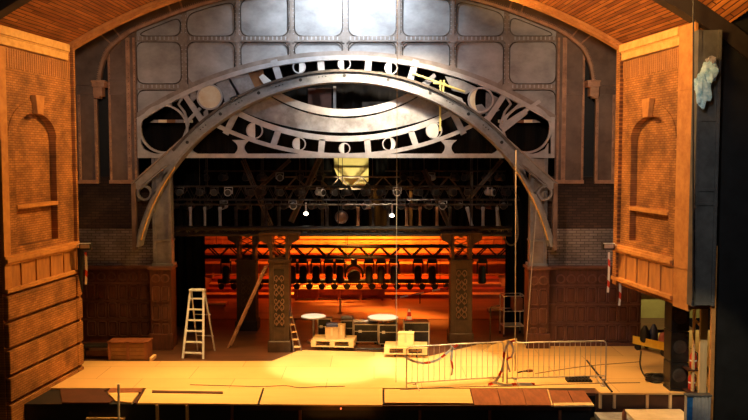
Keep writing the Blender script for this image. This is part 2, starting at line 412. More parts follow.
# ---- side walls
def side_wall(mtx, W, sgn, name, side):
    """relief is laid out in the wall's own frame: x along the wall towards the house, y into/out of the room"""
    L = (YC-YN)*math.sqrt(1+(ML if side=='l' else MR)**2) if side=='l' else W(692,170)[0]
    class B(MB):
        def bx(s, s0, s1, t0, t1, z0, z1):
            a, b = sgn*t0, sgn*t1
            return s.box(s0, s1, min(a,b), max(a,b), z0, z1)
    zb = -2.6 if side=='l' else W(676,305)[1]
    if side=='l':
        sa, sb = W(56,150)[0], W(15,150)[0]; zt = W(34,113)[1]; zspr = W(56,139)[1]; zsill = W(36,205)[1]; zbot = W(36,243)[1]
    else:
        sa, sb = W(631,150)[0], W(670,150)[0]; zt = W(651,116)[1]; zspr = W(631,140)[1]; zsill = W(650,211)[1]; zbot = W(640,243)[1]
    sc, hw = (sa+sb)/2, (sb-sa)/2
    q_near = W(679,170)[0]
    root = empty(name, (0,0,0), kind='structure')
    ztop = ZS-0.02
    b = B()
    b.bx(0, L, -0.55, -0.17, zb, ztop)                       # body behind the niche
    b.bx(0, sa, -0.17, 0, zb, ztop); b.bx(sb, L, -0.17, 0, zb, ztop)
    b.bx(sa, sb, -0.17, 0, zb, zbot)
    n = 18; A = []; T = []
    for k in range(n+1):
        a = PI*k/n
        A.append((sc-hw*math.cos(a), zspr+(zt-zspr)*math.sin(a))); T.append((sc-hw*math.cos(a), ztop))
    b.strip(A, T, min(0,-sgn*0.17), max(0,-sgn*0.17))
    b.build('brickwork', M['brick_orange'], root, mtx)
    # brick arch ring, keystone, sill
    c = B(); A2 = []; A1 = []
    for k in range(n+1):
        a = PI*k/n
        A1.append((sc-(hw)*math.cos(a), zspr+(zt-zspr)*math.sin(a))); A2.append((sc-(hw+0.30)*math.cos(a), zspr+(zt-zspr+0.30)*math.sin(a)))
    c.strip(A1, A2, min(0,sgn*0.02), max(0,sgn*0.02))
    c.build('arch_ring', M['brick_orange'], root, mtx)
    k = B(); zk0, zk1 = zt-0.03, zt+0.43
    k.prism([(sc-0.13,zk0),(sc+0.13,zk0),(sc+0.21,zk1),(sc-0.21,zk1)], min(0,sgn*0.14), max(0,sgn*0.14))
    k.build('keystone', M['stone_orange'], root, mtx, bevel=0.015)
    s_ = B(); s_.bx(sa, sb, -0.17, 0.03, zsill-0.05, zsill+0.05); s_.build('sill', M['stone_orange'], root, mtx, bevel=0.01)
    # cornice
    cs = W(66 if side=='l' else 623, 55)[0]; ce = L if side=='l' else q_near
    co = B(); co.bx(cs, ce, 0, 0.07, ztop-0.42, ztop-0.22); co.bx(cs, ce, 0, 0.12, ztop-0.20, ztop); co.bx(cs, ce, 0, 0.09, ztop-0.24, ztop-0.20)
    co.build('cornice', M['cornice_cream'], root, mtx, bevel=0.02)
    # soldier course of thin upright ribs under the cornice
    so = B(); q = 0.06
    while q < L-0.1:
        so.bx(q, q+0.05, 0, 0.012, ztop-0.46-0.42-0.05*random.random(), ztop-0.46); q += 0.10
    so.build('soldier_course', M['panel_orange'], root, mtx)
    # corner strips at the stage end and at the house end
    st = B(); st.bx(-0.06, W(72 if side=='l' else 622, 150)[0], 0, 0.10, zb, ztop)
    st.bx(-0.10, -0.02, -0.5, 0.0, zb, ztop)
    st.build('corner_strip', M['brick_orange'], root, mtx, bevel=0.01)
    if side=='l':
        e = B(); e.bx(W(5,150)[0], L, 0, 0.08, W(5,290)[1], ztop-0.46); e.build('edge_strip', M['stone_orange'], root, mtx, bevel=0.01)
        z1, z2, z3 = W(5,263)[1], W(5,291)[1], W(5,300)[1]
    else:
        z1, z2, z3 = W(674,264)[1], W(674,297)[1], zb
        e = B(); q0 = W(679,170)[0]; e.bx(q0, L+0.12, 0, 0.08, zb-0.02, ztop)
        e.build('edge_strip', M['stone_orange'], root, mtx, bevel=0.01)
        e = B(); q = zb+0.9
        while q < ztop-0.5: e.bx(q0-0.02, L+0.13, 0.08, 0.095, q, q+0.03); q += 1.35
        e.build('strip_joint', M['stone_orange'], root, mtx)
    # belt moulding and boarded band
    s1 = L if side=='l' else q_near
    be = B(); be.bx(-0.08, s1, 0, 0.16, z1, z1+0.10); be.bx(-0.08, s1, 0, 0.11, z1-0.06, z1+0.16); be.bx(-0.08, s1, 0, 0.14, z2-0.05, z2+0.05)
    be.build('belt_moulding', M['stone_orange'], root, mtx, bevel=0.015)
    pn = B(); pn.bx(-0.06, s1, 0, 0.04, z2, z1)
    m_ = 5
    for i in range(m_+1):
        c0 = 0.02+(s1-0.08)*i/m_; pn.bx(c0-0.035, c0+0.035, 0.04, 0.075, z2+0.05, z1-0.06)
    pn.build('boarded_band', M['panel_orange'], root, mtx, bevel=0.008)
    if side=='l':
        # rusticated courses down to below the deck
        q = z2-0.12; i = 0
        while q > zb:
            r = B(); r.bx(0.22, L-0.02, 0, 0.13, q-0.56, q); r.bx(-0.12, 0.20, 0, 0.13, q-0.56, q)
            r.build('rusticated_course', M['brick_orange'], root, mtx, bevel=0.03); q -= 0.635
    return root
side_wall(WLM, WL, 1, 'wall_left', 'l')
side_wall(WRM, WR, -1, 'wall_right', 'r')

# ---- boarded barrel vault, its trims and the rib at its house end
RV = 14.3
def vault_arc(Y, dr=0.0, n=60, extra=0.0, dz=0.0):
    xl = XL+ML*(Y-YC)-extra; xr = XR+MR*(Y-YC)+extra
    cx, h = (xl+xr)/2, (xr-xl)/2
    h -= extra; a0 = math.asin((h+extra)/RV); cz = ZS+dz-math.sqrt(RV*RV-h*h)
    return [(cx+(RV+dr)*math.sin(-a0+2*a0*k/n), cz+(RV+dr)*math.cos(-a0+2*a0*k/n)) for k in range(n+1)]
def vault_mesh(name, rows, thick=0.12):
    vs = []; fs = []; uvs = []
    n = len(rows[0][1])
    for (Y, arc) in rows:
        for k, (x, z) in enumerate(arc):
            vs.append((x,Y,z)); uvs.append((Y, 17.0*k/(n-1)))
    for r in range(len(rows)-1):
        for k in range(n-1):
            fs.append((r*n+k, r*n+k+1, (r+1)*n+k+1, (r+1)*n+k))
    me = bpy.data.meshes.new(name); me.from_pydata(vs, [], fs)
    uv = me.uv_layers.new(name='UVMap')
    for p in me.polygons:
        for li in p.loop_indices: uv.data[li].uv = uvs[me.loops[li].vertex_index]
    o = bpy.data.objects.new(name, me); COL.objects.link(o); me.materials.append(M['vault_planks'])
    so = o.modifiers.new('thick','SOLIDIFY'); so.thickness = thick; so.offset = 0
    return tag(o, kind='structure')
vault_mesh('ceiling', [(YC+0.05-(YC+0.05-YN)*k/8, vault_arc(YC+0.05-(YC+0.05-YN)*k/8, 0.06)) for k in range(9)])
def scale_arc(Y, q):   # the flared ceiling over the house: wider and higher towards the camera
    return [(x*(1+0.02*q), z) for x, z in vault_arc(YN, 0.38+0.62*q, extra=0.5)]
vault_mesh('ceiling', [(YN-0.4-0.9*k, scale_arc(YN, 0.9*k)) for k in range(8)])
t = MB(); A = vault_arc(YC, 0.0); B_ = vault_arc(YC, -0.15)
t.strip(A, B_, YC-0.12, YC+0.10); B2 = vault_arc(YC, -0.08); t.strip(A, B2, YC-0.20, YC-0.12)
for k in range(len(A)-1):
    for f_ in (0.25, 0.75):
        x = B2[k][0]*(1-f_)+B2[k+1][0]*f_; z = B2[k][1]*(1-f_)+B2[k+1][1]*f_
        t.box(x-0.035, x+0.035, YC-0.15, YC-0.12, z-0.05, z+0.02)
t.build('trim_1', M['stone_orange'], kind='structure')
t = MB(); t.strip(vault_arc(YN, 0.36, extra=2.2), vault_arc(YN, -0.03, extra=2.2), YN-0.45, YN-0.05)
t.build('trim_2', M['pattern_back'], kind='structure')
# blocking above the vault so the house stays dark, and house side walls beyond the frame
b = MB(); b.box(9.0, 9.4, 6.0, 17.7, -3, 14); b.build('wall_right', M['black'], kind='structure')
b = MB(); b.box(-11.5, -11.1, 6.0, 17.7, -3, 14); b.build('wall_left', M['black'], kind='structure')
b = MB(); b.box(X(716,200,17.9), 12.5, 17.8, 18.0, -3, 9.0); b.build('wall_right', M['black'], kind='structure')
b = MB(); b.box(-12, XL-0.75, 17.8, 18.0, -3, 8.6); b.build('wall_left', M['black'], kind='structure')

# ================================================================== PROSCENIUM
class PM:
    def __init__(s, Y, ref=110): s.Y = Y; s.ref = ref
    def x(s, px): return X(px, s.ref, s.Y)
    def z(s, py): return Z(py, s.Y)
    def p(s, px, py): return (s.x(px), s.z(py))
    def len(s, n): return s.x(374+n)-s.x(374)
    def arc(s, cx, cy, r, a0, a1, n=48):
        return [s.p(cx+r*math.sin(math.radians(a0+(a1-a0)*k/n)), cy-r*math.cos(math.radians(a0+(a1-a0)*k/n))) for k in range(n+1)]
YP = 24.5
W0 = PM(YP); CXP = 346.5
mir = lambda x: 2*CXP-x

def catmull(pts, n=8):
    out = []
    P = [pts[0]]+pts+[pts[-1]]
    for i in range(1, len(P)-2):
        for k in range(n):
            t = k/n; p0,p1,p2,p3 = P[i-1],P[i],P[i+1],P[i+2]
            out.append(tuple(0.5*((2*p1[j])+(-p0[j]+p2[j])*t+(2*p0[j]-5*p1[j]+4*p2[j]-p3[j])*t*t+(-p0[j]+3*p1[j]-3*p2[j]+p3[j])*t**3) for j in (0,1)))
    out.append(pts[-1]); return out
half = [(103.5,86),(107,66),(114,51),(126,40.5),(138,32.5),(156,25),(176,17),(199,9),(222,2.5),(262,-6),(304,-11.5),(346.5,-13)]
inner = catmull(half+[(mir(a),b) for a,b in reversed(half[:-1])], 6)
inner_w = [W0.p(a,b) for a,b in inner]

facade = empty('wall_stage', (0,0,0), kind='structure')
sh = MB()
A = W0.arc(344.5, 429, 372, -36, 36, 60)
A = [p for p in A if W0.x(135.5) < p[0] < W0.x(557)]
A = [(W0.x(135.5), A[0][1]-0.1)]+A+[(W0.x(557), A[-1][1]-0.1)]
sh.strip(A, [(a, W0.z(-70)) for a,b in A], YP+0.06, YP+0.14)
sh.build('steel_sheet', M['steel_grey'], facade)
# upright and level ribs with riveted edges and rounded gussets
rb = MB(); rv = MB(); gs = MB()
def circ_y(px): return 429-math.sqrt(372**2-(px-344.5)**2)
vx = [185, 238.5, 292, 345.5, 399, 452.5, 506]
W1 = W0
L1 = W0.len
def inner_y(px):
    for k in range(len(inner)-1):
        if inner[k][0] <= px <= inner[k+1][0]:
            t_ = (px-inner[k][0])/(inner[k+1][0]-inner[k][0]); return inner[k][1]*(1-t_)+inner[k+1][1]*t_
    return 86
for v in vx:
    y0, y1 = max(-40, inner_y(v)-4), circ_y(v)
    xa, xb = W0.x(v-2.6), W0.x(v+2.6)
    rb.box(xa, xb, YP-0.02, YP+0.06, W0.z(y1), W0.z(y0))
    rb.box(W0.x(v-1.1), W0.x(v+1.1), YP-0.06, YP-0.02, W0.z(y1), W0.z(y0))
    q = y0+2
    while q < y1-2:
        for sx in (-2, 2): rv.rivet(W0.x(v+sx), YP-0.02, W0.z(q), 0.018, 0.02)
        q += 4.2
    nodes = [39]+([87] if v in (185, 506) else [])
    for nd in nodes:
        gs.prism([W0.p(v+4.6*math.cos(PI*(2*k+1)/8), nd+4.6*math.sin(PI*(2*k+1)/8)) for k in range(8)], YP-0.07, YP+0.06)
        for sx, sy in ((1,1),(1,-1),(-1,1),(-1,-1)):   # concave fillets
            pts = [W0.p(v+sx*2.4, nd+sy*2.4)]
            for k in range(7):
                a = PI/2*k/6
                pts.append(W0.p(v+sx*(14-11.4*math.sin(a)), nd+sy*(14-11.4*math.cos(a))))
            gs.prism(pts, YP+0.0, YP+0.06)
    for sx in (1,-1):    # flare where the rib meets the round frame below, and the arch above
        yb = circ_y(v)
        if v in (185,506) and False: continue
        pts = [W0.p(v+sx*2.4, yb+3)]
        for k in range(8):
            a = PI/2*k/7
            px_ = v+sx*(15-12.6*math.sin(a)); pts.append(W0.p(px_, min(circ_y(px_), yb+7)-13*(1-math.cos(a))-0.5))
        gs.prism(pts, YP+0.0, YP+0.06)
for yy, xs in ((39, (137, 555)), (87, (137, 186)), (87, (505, 555))):
    rb.box(W0.x(xs[0]), W0.x(xs[1]), YP-0.015, YP+0.06, W0.z(yy+2.6), W0.z(yy-2.6))
    rb.box(W0.x(xs[0]), W0.x(xs[1]), YP-0.05, YP-0.015, W0.z(yy+2.8), W0.z(yy+1.2))
    q = xs[0]+3
    while q < xs[1]-2: rv.box(W0.x(q)-0.018,W0.x(q)+0.018,YP-0.045,YP-0.015,W0.z(yy+1.0),W0.z(yy-2.2)); q += 4.3
def rounded(pts, r, n=5):
    out = []; m = len(pts)
    for i in range(m):
        p = Vector(pts[i][:2]); a = Vector(pts[i-1][:2]); b = Vector(pts[(i+1)%m][:2])
        if len(pts[i]) > 2: out.append(tuple(p)); continue
        ra = min(r,(a-p).length*0.48); rb2 = min(r,(b-p).length*0.48)
        s0 = p+(a-p).normalized()*ra; s1 = p+(b-p).normalized()*rb2
        for k in range(n+1):
            t = k/n; out.append(tuple(s0*(1-t)**2+p*2*t*(1-t)+s1*t*t))
    return out
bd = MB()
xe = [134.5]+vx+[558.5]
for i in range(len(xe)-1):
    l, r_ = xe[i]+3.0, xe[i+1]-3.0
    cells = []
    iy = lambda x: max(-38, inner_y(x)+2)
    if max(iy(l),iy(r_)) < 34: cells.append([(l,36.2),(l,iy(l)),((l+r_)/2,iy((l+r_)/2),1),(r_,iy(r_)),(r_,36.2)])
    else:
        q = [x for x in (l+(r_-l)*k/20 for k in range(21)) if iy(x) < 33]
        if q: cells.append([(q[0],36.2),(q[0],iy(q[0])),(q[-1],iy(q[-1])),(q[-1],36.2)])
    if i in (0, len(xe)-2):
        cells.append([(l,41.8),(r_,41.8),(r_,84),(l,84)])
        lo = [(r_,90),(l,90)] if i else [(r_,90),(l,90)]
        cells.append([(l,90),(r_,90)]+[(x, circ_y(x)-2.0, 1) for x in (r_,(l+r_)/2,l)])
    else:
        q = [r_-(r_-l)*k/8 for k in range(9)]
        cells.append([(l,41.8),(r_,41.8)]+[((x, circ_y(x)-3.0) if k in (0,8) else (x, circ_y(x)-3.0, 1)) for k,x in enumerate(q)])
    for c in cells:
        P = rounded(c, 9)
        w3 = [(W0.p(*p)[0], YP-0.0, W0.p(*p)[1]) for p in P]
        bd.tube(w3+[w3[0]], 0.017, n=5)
bd.build('panel_shade_line', M['truss_metal'], facade, kind='stuff')  # dark tubes drawn as the shadow outline round each steel panel
rb.build('rib', M['steel_rib'], facade); rv.build('rivets', M['frame_grey'], facade, smooth=True, kind='stuff')
gs.build('gusset', M['steel_rib'], facade)
# flared edge strip over the round frame
ed = MB(); ed.strip(W0.arc(344.5,429,372,-34.2,34.2,60), W0.arc(344.5,429,378,-34.2,34.2,60), YP-0.04, YP+0.06)
ed.build('curved_edge', M['steel_rib'], facade)

# riveted arch band that follows the vault
arch = empty('riveted_arch_band', (0,YP,W0.z(20)), label='brown riveted steel arch band curving right under the boarded vault', cat='arch')
def tow(root, o):   # parent built-in-world mesh to a root that sits elsewhere
    o.parent = root; o.matrix_parent_inverse = Matrix.Translation(root.location).inverted(); return o
ab = MB()
outer_w = []
cxw = W0.x(CXP)
for (x, z) in inner_w:
    # push outwards beyond the vault edge
    dx = x-cxw; dz = z-(ZS-6.0); l = math.hypot(dx, dz); k = 1.9 if abs(dx) < 6 else 1.5
    outer_w.append((x+dx/l*k, z+dz/l*k))
outer_w[0] = (inner_w[0][0]-1.6, inner_w[0][1]); outer_w[-1] = (inner_w[-1][0]+1.6, inner_w[-1][1])
ab.strip(inner_w, outer_w, YP-0.22, YP-0.10)
tow(arch, ab.build('band', M['steel_brown'], label=None))
rim = MB(); rim_o = []; rr = MB()
n = len(inner_w)
for k in range(n):
    a, b = inner_w[max(k-1,0)], inner_w[min(k+1,n-1)]
    tx, tz = b[0]-a[0], b[1]-a[1]; l = math.hypot(tx,tz); rim_o.append((inner_w[k][0]-tz/l*0.085, inner_w[k][1]+tx/l*0.085))
    m_ = (-tz/l, tx/l)
    for f_ in (0, 0.5):
        if k < n-1:
            x = inner_w[k][0]*(1-f_)+inner_w[k+1][0]*f_; z = inner_w[k][1]*(1-f_)+inner_w[k+1][1]*f_
            rr.rivet(x+m_[0]*0.13, YP-0.22, z+m_[1]*0.13, 0.02, 0.02)
rim.strip(inner_w, rim_o, YP-0.30, YP-0.2); tow(arch, rim.build('edge_moulding', M['copper_edge']))
tow(arch, rr.build('rivets', M['copper_edge'], smooth=True, kind='stuff'))
for px_, py_, qx, qy in ((118,47,100,32),(126,40,111,22),(176,17,166,-8),(187,13,178,-12)):
    for mm in (0,1):
        a = (px_,py_) if not mm else (mir(px_),py_); b = (qx,qy) if not mm else (mir(qx),qy)
        p, q = W0.p(*a), W0.p(*b)
        tow(arch, MB().bar((p[0],YP-0.245,p[1]), (q[0],YP-0.245,q[1]), 0.05, 0.04).build('joint_plate', M['copper_edge']))

# corbels under the feet of the arch band
def corbel(m_, side):
    f = (lambda a: a) if not m_ else mir
    xs = lambda a, b: tuple(sorted((W0.x(f(a)), W0.x(f(b)))))
    c = MB()
    x0,x1 = xs(97,109); c.box(x0,x1,YP-0.42,YP-0.02,W0.z(88),W0.z(81.5))
    x0,x1 = xs(96.5,109.8); c.box(x0,x1,YP-0.46,YP-0.02,W0.z(83.5),W0.z(81.5))
    x0,x1 = xs(97.5,106); c.box(x0,x1,YP-0.36,YP-0.02,W0.z(97),W0.z(88))
    x0,x1 = xs(97.5,103); c.box(x0,x1,YP-0.30,YP-0.02,W0.z(99),W0.z(97))
    c.build('corbel', M['copper_edge'], label='stepped brown corbel carrying the %s foot of the riveted arch band' % side, cat='bracket', group=None, bevel=0.012)
corbel(False,'left'); corbel(True,'right')

def pilaster(x0, x1, m_, lab, ridges, beam):
    f = (lambda a: a) if not m_ else mir
    xs = lambda a, b: tuple(sorted((W0.x(f(a)), W0.x(f(b)))))
    root = empty('steel_pilaster', (W0.x(f((x0+x1)/2)), YP, W0.z(183)), label=lab, cat='pilaster')
    a, b = xs(x0,x1)
    p = MB(); p.box(a,b,YP-0.05,YP+0.05,W0.z(183),W0.z(-40 if x0<105 else 30)); tow(root, p.build('panel', M['steel_brown'] if x0<105 else M['steel_brown']))
    for (r0,r1) in ridges:
        r = MB(); a, b = xs(r0,r1); r.box(a,b,YP-0.09,YP-0.05,W0.z(183),W0.z(-38 if x0<105 else 38))
        q = -30 if x0<105 else 42
        while q < 181:
            r.rivet((a+b)/2, YP-0.09, W0.z(q), 0.03, 0.03); q += 4.0
        tow(root, r.build('riveted_edge', M['copper_edge']))
    bm = MB(); a, b = xs(*beam); bm.box(a,b,YP-0.11,YP-0.05,W0.z(94),W0.z(80)); bm.box(a,b,YP-0.14,YP-0.05,W0.z(81.5),W0.z(79.5)); bm.box(a,b,YP-0.14,YP-0.05,W0.z(95),W0.z(93.5))
    tow(root, bm.build('cross_band', M['steel_brown']))
    ft = MB(); a, b = xs(x0,x1); ft.box(a,b,YP-0.13,YP-0.05,W0.z(183.5),W0.z(180)); tow(root, ft.build('foot_rail', M['copper_edge']))
for m_, sd in ((False,'left'),(True,'right')):
    pilaster(58, 98, m_, 'wide brown riveted steel pilaster next to the %s brick side wall' % sd, [(78.5,81),(95,98)], (58,95))
    pilaster(109, 137.5, m_, 'narrow brown riveted steel pilaster flanking the moon frame on the %s' % sd, [(109.5,111.5),(127.5,131.5),(134.5,136.5)], (111.5,127.5))
# void behind the slot between the pilasters
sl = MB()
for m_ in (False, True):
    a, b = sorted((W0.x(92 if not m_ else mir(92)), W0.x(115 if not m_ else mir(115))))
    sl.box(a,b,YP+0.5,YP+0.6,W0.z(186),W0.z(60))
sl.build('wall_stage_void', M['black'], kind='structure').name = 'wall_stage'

# ---- brick and panelled walls either side of the opening
W2 = PM(YP, 225); W3 = PM(YP, 300)
def lower_side(x0, x1, xp0, xp1, side, cx0, ncol, pitch, zbt):
    a, b = sorted((W2.x(x0), W2.x(x1)))
    d = MB(); d.box(a,b,YP+0.08,YP+0.35,Z(229,YP),Z(180,YP)+0.1)
    d.build('brick_wall', M['brick_dark'], label='strip of dark brickwork below the %s steel pilasters' % side, cat='brick wall')
    d = MB(); d.box(a,b,YP+0.06,YP+0.35,Z(267,YP),Z(229,YP))
    d.build('brick_wall', M['brick_grey_lit'], label='pale greyish brickwork just above the %s dark wood panelling' % side, cat='brick wall')
    root = empty('wood_panelling', ((a+b)/2, YP, 0), label='dark wood panelling with rows of upright panels, %s of the stage opening' % side, cat='panelling')
    zt, zb = Z(267,YP), Z(zbt,YP)
    bk = MB(); bk.box(a,b,YP+0.02,YP+0.3,-0.05,zt); tow(root, bk.build('backboard', M['wood_dark']))
    cr = MB(); cr.box(a,b,YP-0.12,YP+0.3,zt-0.02,zt+0.05); cr.box(a,b,YP-0.07,YP+0.02,zt-0.07,zt-0.02); tow(root, cr.build('cap_rail', M['wood_rail'], bevel=0.01))
    sk = MB(); sk.box(a,b,YP-0.06,YP+0.02,-0.05,zb+0.05); sk.box(a,b,YP-0.10,YP+0.02,-0.05,0.10); sk.box(a,b,YP-0.09,YP+0.02,zb,zb+0.06); tow(root, sk.build('skirting', M['wood_dark'], bevel=0.01))
    rows = [(272,281.5),(284.5,299.5),(302.5,318),(321,336)] if side=='left' else [(274,284),(287,303),(306,322),(325,341)]
    fr = MB(); pl = MB()
    def field(cx_, w_, Yb, fr, pl):
        for i,(ya,yb) in enumerate(rows):
            z0, z1 = Z(yb,YP), Z(ya,YP); xa, xb = cx_-w_/2, cx_+w_/2
            if i == 0:
                cz = (z0+z1)/2; r = (z1-z0)*0.46
                rin = [(cx_+r*0.72*math.cos(PI*k/8), cz+r*0.72*math.sin(PI*k/8)) for k in range(17)]
                rou = [(cx_+r*math.cos(PI*k/8), cz+r*math.sin(PI*k/8)) for k in range(17)]
                fr.strip(rin, rou, Yb-0.045, Yb); pl.prism(rin[:-1], Yb-0.03, Yb)
            else:
                c = w_*0.14
                def oct_(x0_,x1_,z0_,z1_,c): return [(x0_+c,z0_),(x1_-c,z0_),(x1_,z0_+c),(x1_,z1_-c),(x1_-c,z1_),(x0_+c,z1_),(x0_,z1_-c),(x0_,z0_+c)]
                o = oct_(xa,xb,z0,z1,c); n_ = oct_(xa+0.022,xb-0.022,z0+0.022,z1-0.022,c*0.8)
                fr.strip(o,n_,Yb-0.05,Yb,closed=True); pl.prism(oct_(xa+0.045,xb-0.045,z0+0.045,z1-0.045,c*0.6), Yb-0.035, Yb)
    for k in range(ncol):
        cx_ = W3.x(cx0+pitch*k); field(cx_, L1(9.0), YP+0.02, fr, pl)
    mid = MB()
    for i in range(1,4):
        zz = Z((rows[i-1][1]+rows[i][0])/2, YP); mid.box(a,b,YP-0.012,YP+0.02,zz-0.025,zz+0.025)
    tow(root, fr.build('panel_moulding', M['wood_rail'])); tow(root, pl.build('raised_panels', M['wood_dark'], kind='stuff', bevel=0.015)); tow(root, mid.build('mid_rail', M['wood_rail']))  # mouldings in paler wood: edge highlights put into the colour
    # projecting pier
    a, b = sorted((W3.x(xp0), W3.x(xp1)))
    pr = empty('wood_pier', ((a+b)/2, YP, 0), label='square dark wood pier at the %s edge of the stage opening' % side, cat='pier')
    bd = MB(); bd.box(a,b,YP-0.35,YP+0.3,-0.05,zt-0.02); tow(pr, bd.build('body', M['wood_dark'], bevel=0.01))
    cp = MB(); cp.box(a-0.05,b+0.05,YP-0.42,YP+0.3,zt-0.04,zt+0.05); tow(pr, cp.build('cap', M['wood_rail'], bevel=0.012))
    pb = MB(); pb.box(a-0.05,b+0.05,YP-0.42,YP-0.3,-0.05,0.45); tow(pr, pb.build('plinth', M['wood_dark'], bevel=0.02))
    f2 = MB(); p2 = MB(); wp = (b-a)
    for cx_ in (a+wp*0.28, a+wp*0.72): field(cx_, wp*0.36, YP-0.35, f2, p2)
    tow(pr, f2.build('panel_moulding', M['wood_rail'])); tow(pr, p2.build('raised_panels', M['wood_dark'], kind='stuff'))  # pier mouldings paler too, as coloured-in highlights
lower_side(60, 152, 153.5, 174, 'left', 91, 6, 10.7, 346)
lower_side(548.5, 643, 526, 546.5, 'right', 560.5, 8, 10.5, 348)

# grey steel columns standing on the piers
def steel_column(px0, px1, side):
    a, b = W2.x(px0), W2.x(px1)
    root = empty('steel_column', ((a+b)/2, YP, Z(266,YP)), label='riveted grey steel column standing on the %s wood pier' % side, cat='column')
    z0, z1 = Z(267,YP)+0.05, Z(157,YP)
    c = MB(); c.box(a+0.03,b-0.03,YP-0.1,YP+0.3,z0,z1); tow(root, c.build('shaft', M['steel_rib'] if side=='right' else M['arch_grey']))
    for q0, q1 in ((a, a+0.09), (b-0.09, b)):
        f_ = MB(); f_.box(q0,q1,YP-0.17,YP-0.1,z0,z1); z = z0+0.06
        while z < z1: f_.rivet((q0+q1)/2, YP-0.17, z, 0.02, 0.02); z += 0.12
        tow(root, f_.build('flange', M['arch_grey']))
    bp = MB(); bp.box(a-0.04,b+0.04,YP-0.2,YP+0.3,z0,z0+0.08); bp.box(a,b,YP-0.19,YP+0.3,z0+0.75,z0+0.82); tow(root, bp.build('base_plate', M['arch_grey'], bevel=0.01))
steel_column(154, 172.5, 'left'); steel_column(529, 546, 'right')

# ================================================================== MOON-PHASE FRAME
YF = 24.25
G = PM(YF); CX = 344.5
moon = empty('moon_phase_frame', (G.x(CX), YF, G.z(157)), label='large grey astronomical frame with rows of moon phases above the stage opening', cat='frame')
def gp(name, mb, m, lab=None, smooth=False): 
    return tow(moon, mb.build(name, M[m], smooth=smooth, label=lab))
def arcstrip(cy, r0, r1, half_a, Y0, Y1, down=False, n=60, cx=CX):
    b = MB(); o = 180 if down else 0
    b.strip(G.arc(cx,cy,r0,o-half_a,o+half_a,n), G.arc(cx,cy,r1,o-half_a,o+half_a,n), Y0, Y1); return b
gp('outer_rim', arcstrip(429, 369, 373.5, 33.8, YF-0.06, YF+0.12), 'frame_grey')
o = 180
# lower bowl: strips from the lens opening outwards
gp('lens_rim', arcstrip(-25, 134, 141.2, 33, YF+0.02, YF+0.10, True), 'frame_grey')
cre = MB(); A = []; B_ = []
for k in range(61):
    dx = -93+186*k/60
    ya = -25+math.sqrt(143.2**2-dx*dx); yb = -103+math.sqrt(235.5**2-dx*dx*1.12)
    A.append(G.p(CX+dx*0.98, max(ya, 88))); B_.append(G.p(CX+dx*1.12, yb))
cre.strip(A, B_, YF+0.04, YF+0.10); gp('pale_plate', cre, 'plate_pale')
gp('inner_rim', arcstrip(-94, 230.0, 235.6, 31.5, YF-0.02, YF+0.10, True), 'frame_grey')
gp('lower_rim', arcstrip(-134, 287.3, 291.3, 29.5, YF-0.04, YF+0.10, True), 'frame_grey')
# bottom bar and end stiles with rounded webs between the black openings
bb = MB(); bb.box(G.x(137), G.x(555), YF-0.03, YF+0.12, G.z(158), G.z(153.6)); gp('bottom_bar', bb, 'frame_grey')
for a, b in ((137,140.5),(551.5,555)):
    e = MB(); e.box(G.x(a),G.x(b),YF-0.02,YF+0.12,G.z(154),G.z(117)); gp('end_stile', e, 'frame_grey')
def web(cx_, y0, y1, wt, wm, wb, lean=0):
    b = MB(); A=[]; B_=[]
    for k in range(13):
        t_ = k/12; y = y0+(y1-y0)*t_
        w_ = wm+(wt-wm)*max(0,1-2*t_)**2+(wb-wm)*max(0,2*t_-1)**2
        A.append(G.p(cx_-w_+lean*t_, y)); B_.append(G.p(cx_+w_+lean*t_, y))
    b.strip(A,B_,YF-0.01,YF+0.10); return b
gp('web', web(240.5,140,155,9,3.2,8), 'frame_grey'); gp('web', web(448.5,140,155,9,3.2,8), 'frame_grey')
for sgn in (1,-1):
    f = lambda a: CX+sgn*(a-CX)
    # corner fillets beside the arch foot
    b = MB(); b.prism([G.p(f(140),154),G.p(f(140),143),G.p(f(143),149),G.p(f(150),152.5),G.p(f(156),154)],YF,YF+0.1)
    gp('web', b, 'frame_grey')
    b = MB(); b.prism([G.p(f(186),154),G.p(f(197),154),G.p(f(192),151),G.p(f(190),146),G.p(f(193),140),G.p(f(184),146)],YF,YF+0.1)
    gp('web', b, 'frame_grey')
# spokes of the upper ring
def spoke(x0,y0,x1,y1,wd=5.5,nm='spoke',m='frame_grey',dy=0.0):
    b = MB(); p = Vector((*G.p(x0,y0),0)); q = Vector((*G.p(x1,y1),0)); d = (q-p).normalized(); nrm = Vector((-d.y,d.x,0))*G.len(wd)/2
    b.prism([tuple((p+nrm).xy),tuple((q+nrm).xy),tuple((q-nrm).xy),tuple((p-nrm).xy)],YF-0.02+dy,YF+0.08+dy)
    return gp(nm, b, m)
for s_ in ((274,60,280,80),(320.5,56,322,76),(369,56,367.5,76),(416,60,410,80),(183,92,204,124),(506,92,485,124)):
    spoke(*s_, wd=5.5 if s_[1] > 80 else 6.5)
for s_ in ((237,111,225,134),(278,131,272,148),(322,139,320.5,155),(367,139,368.5,155),(411,131,417,148),(452,111,464,134)):
    spoke(*s_, wd=6)
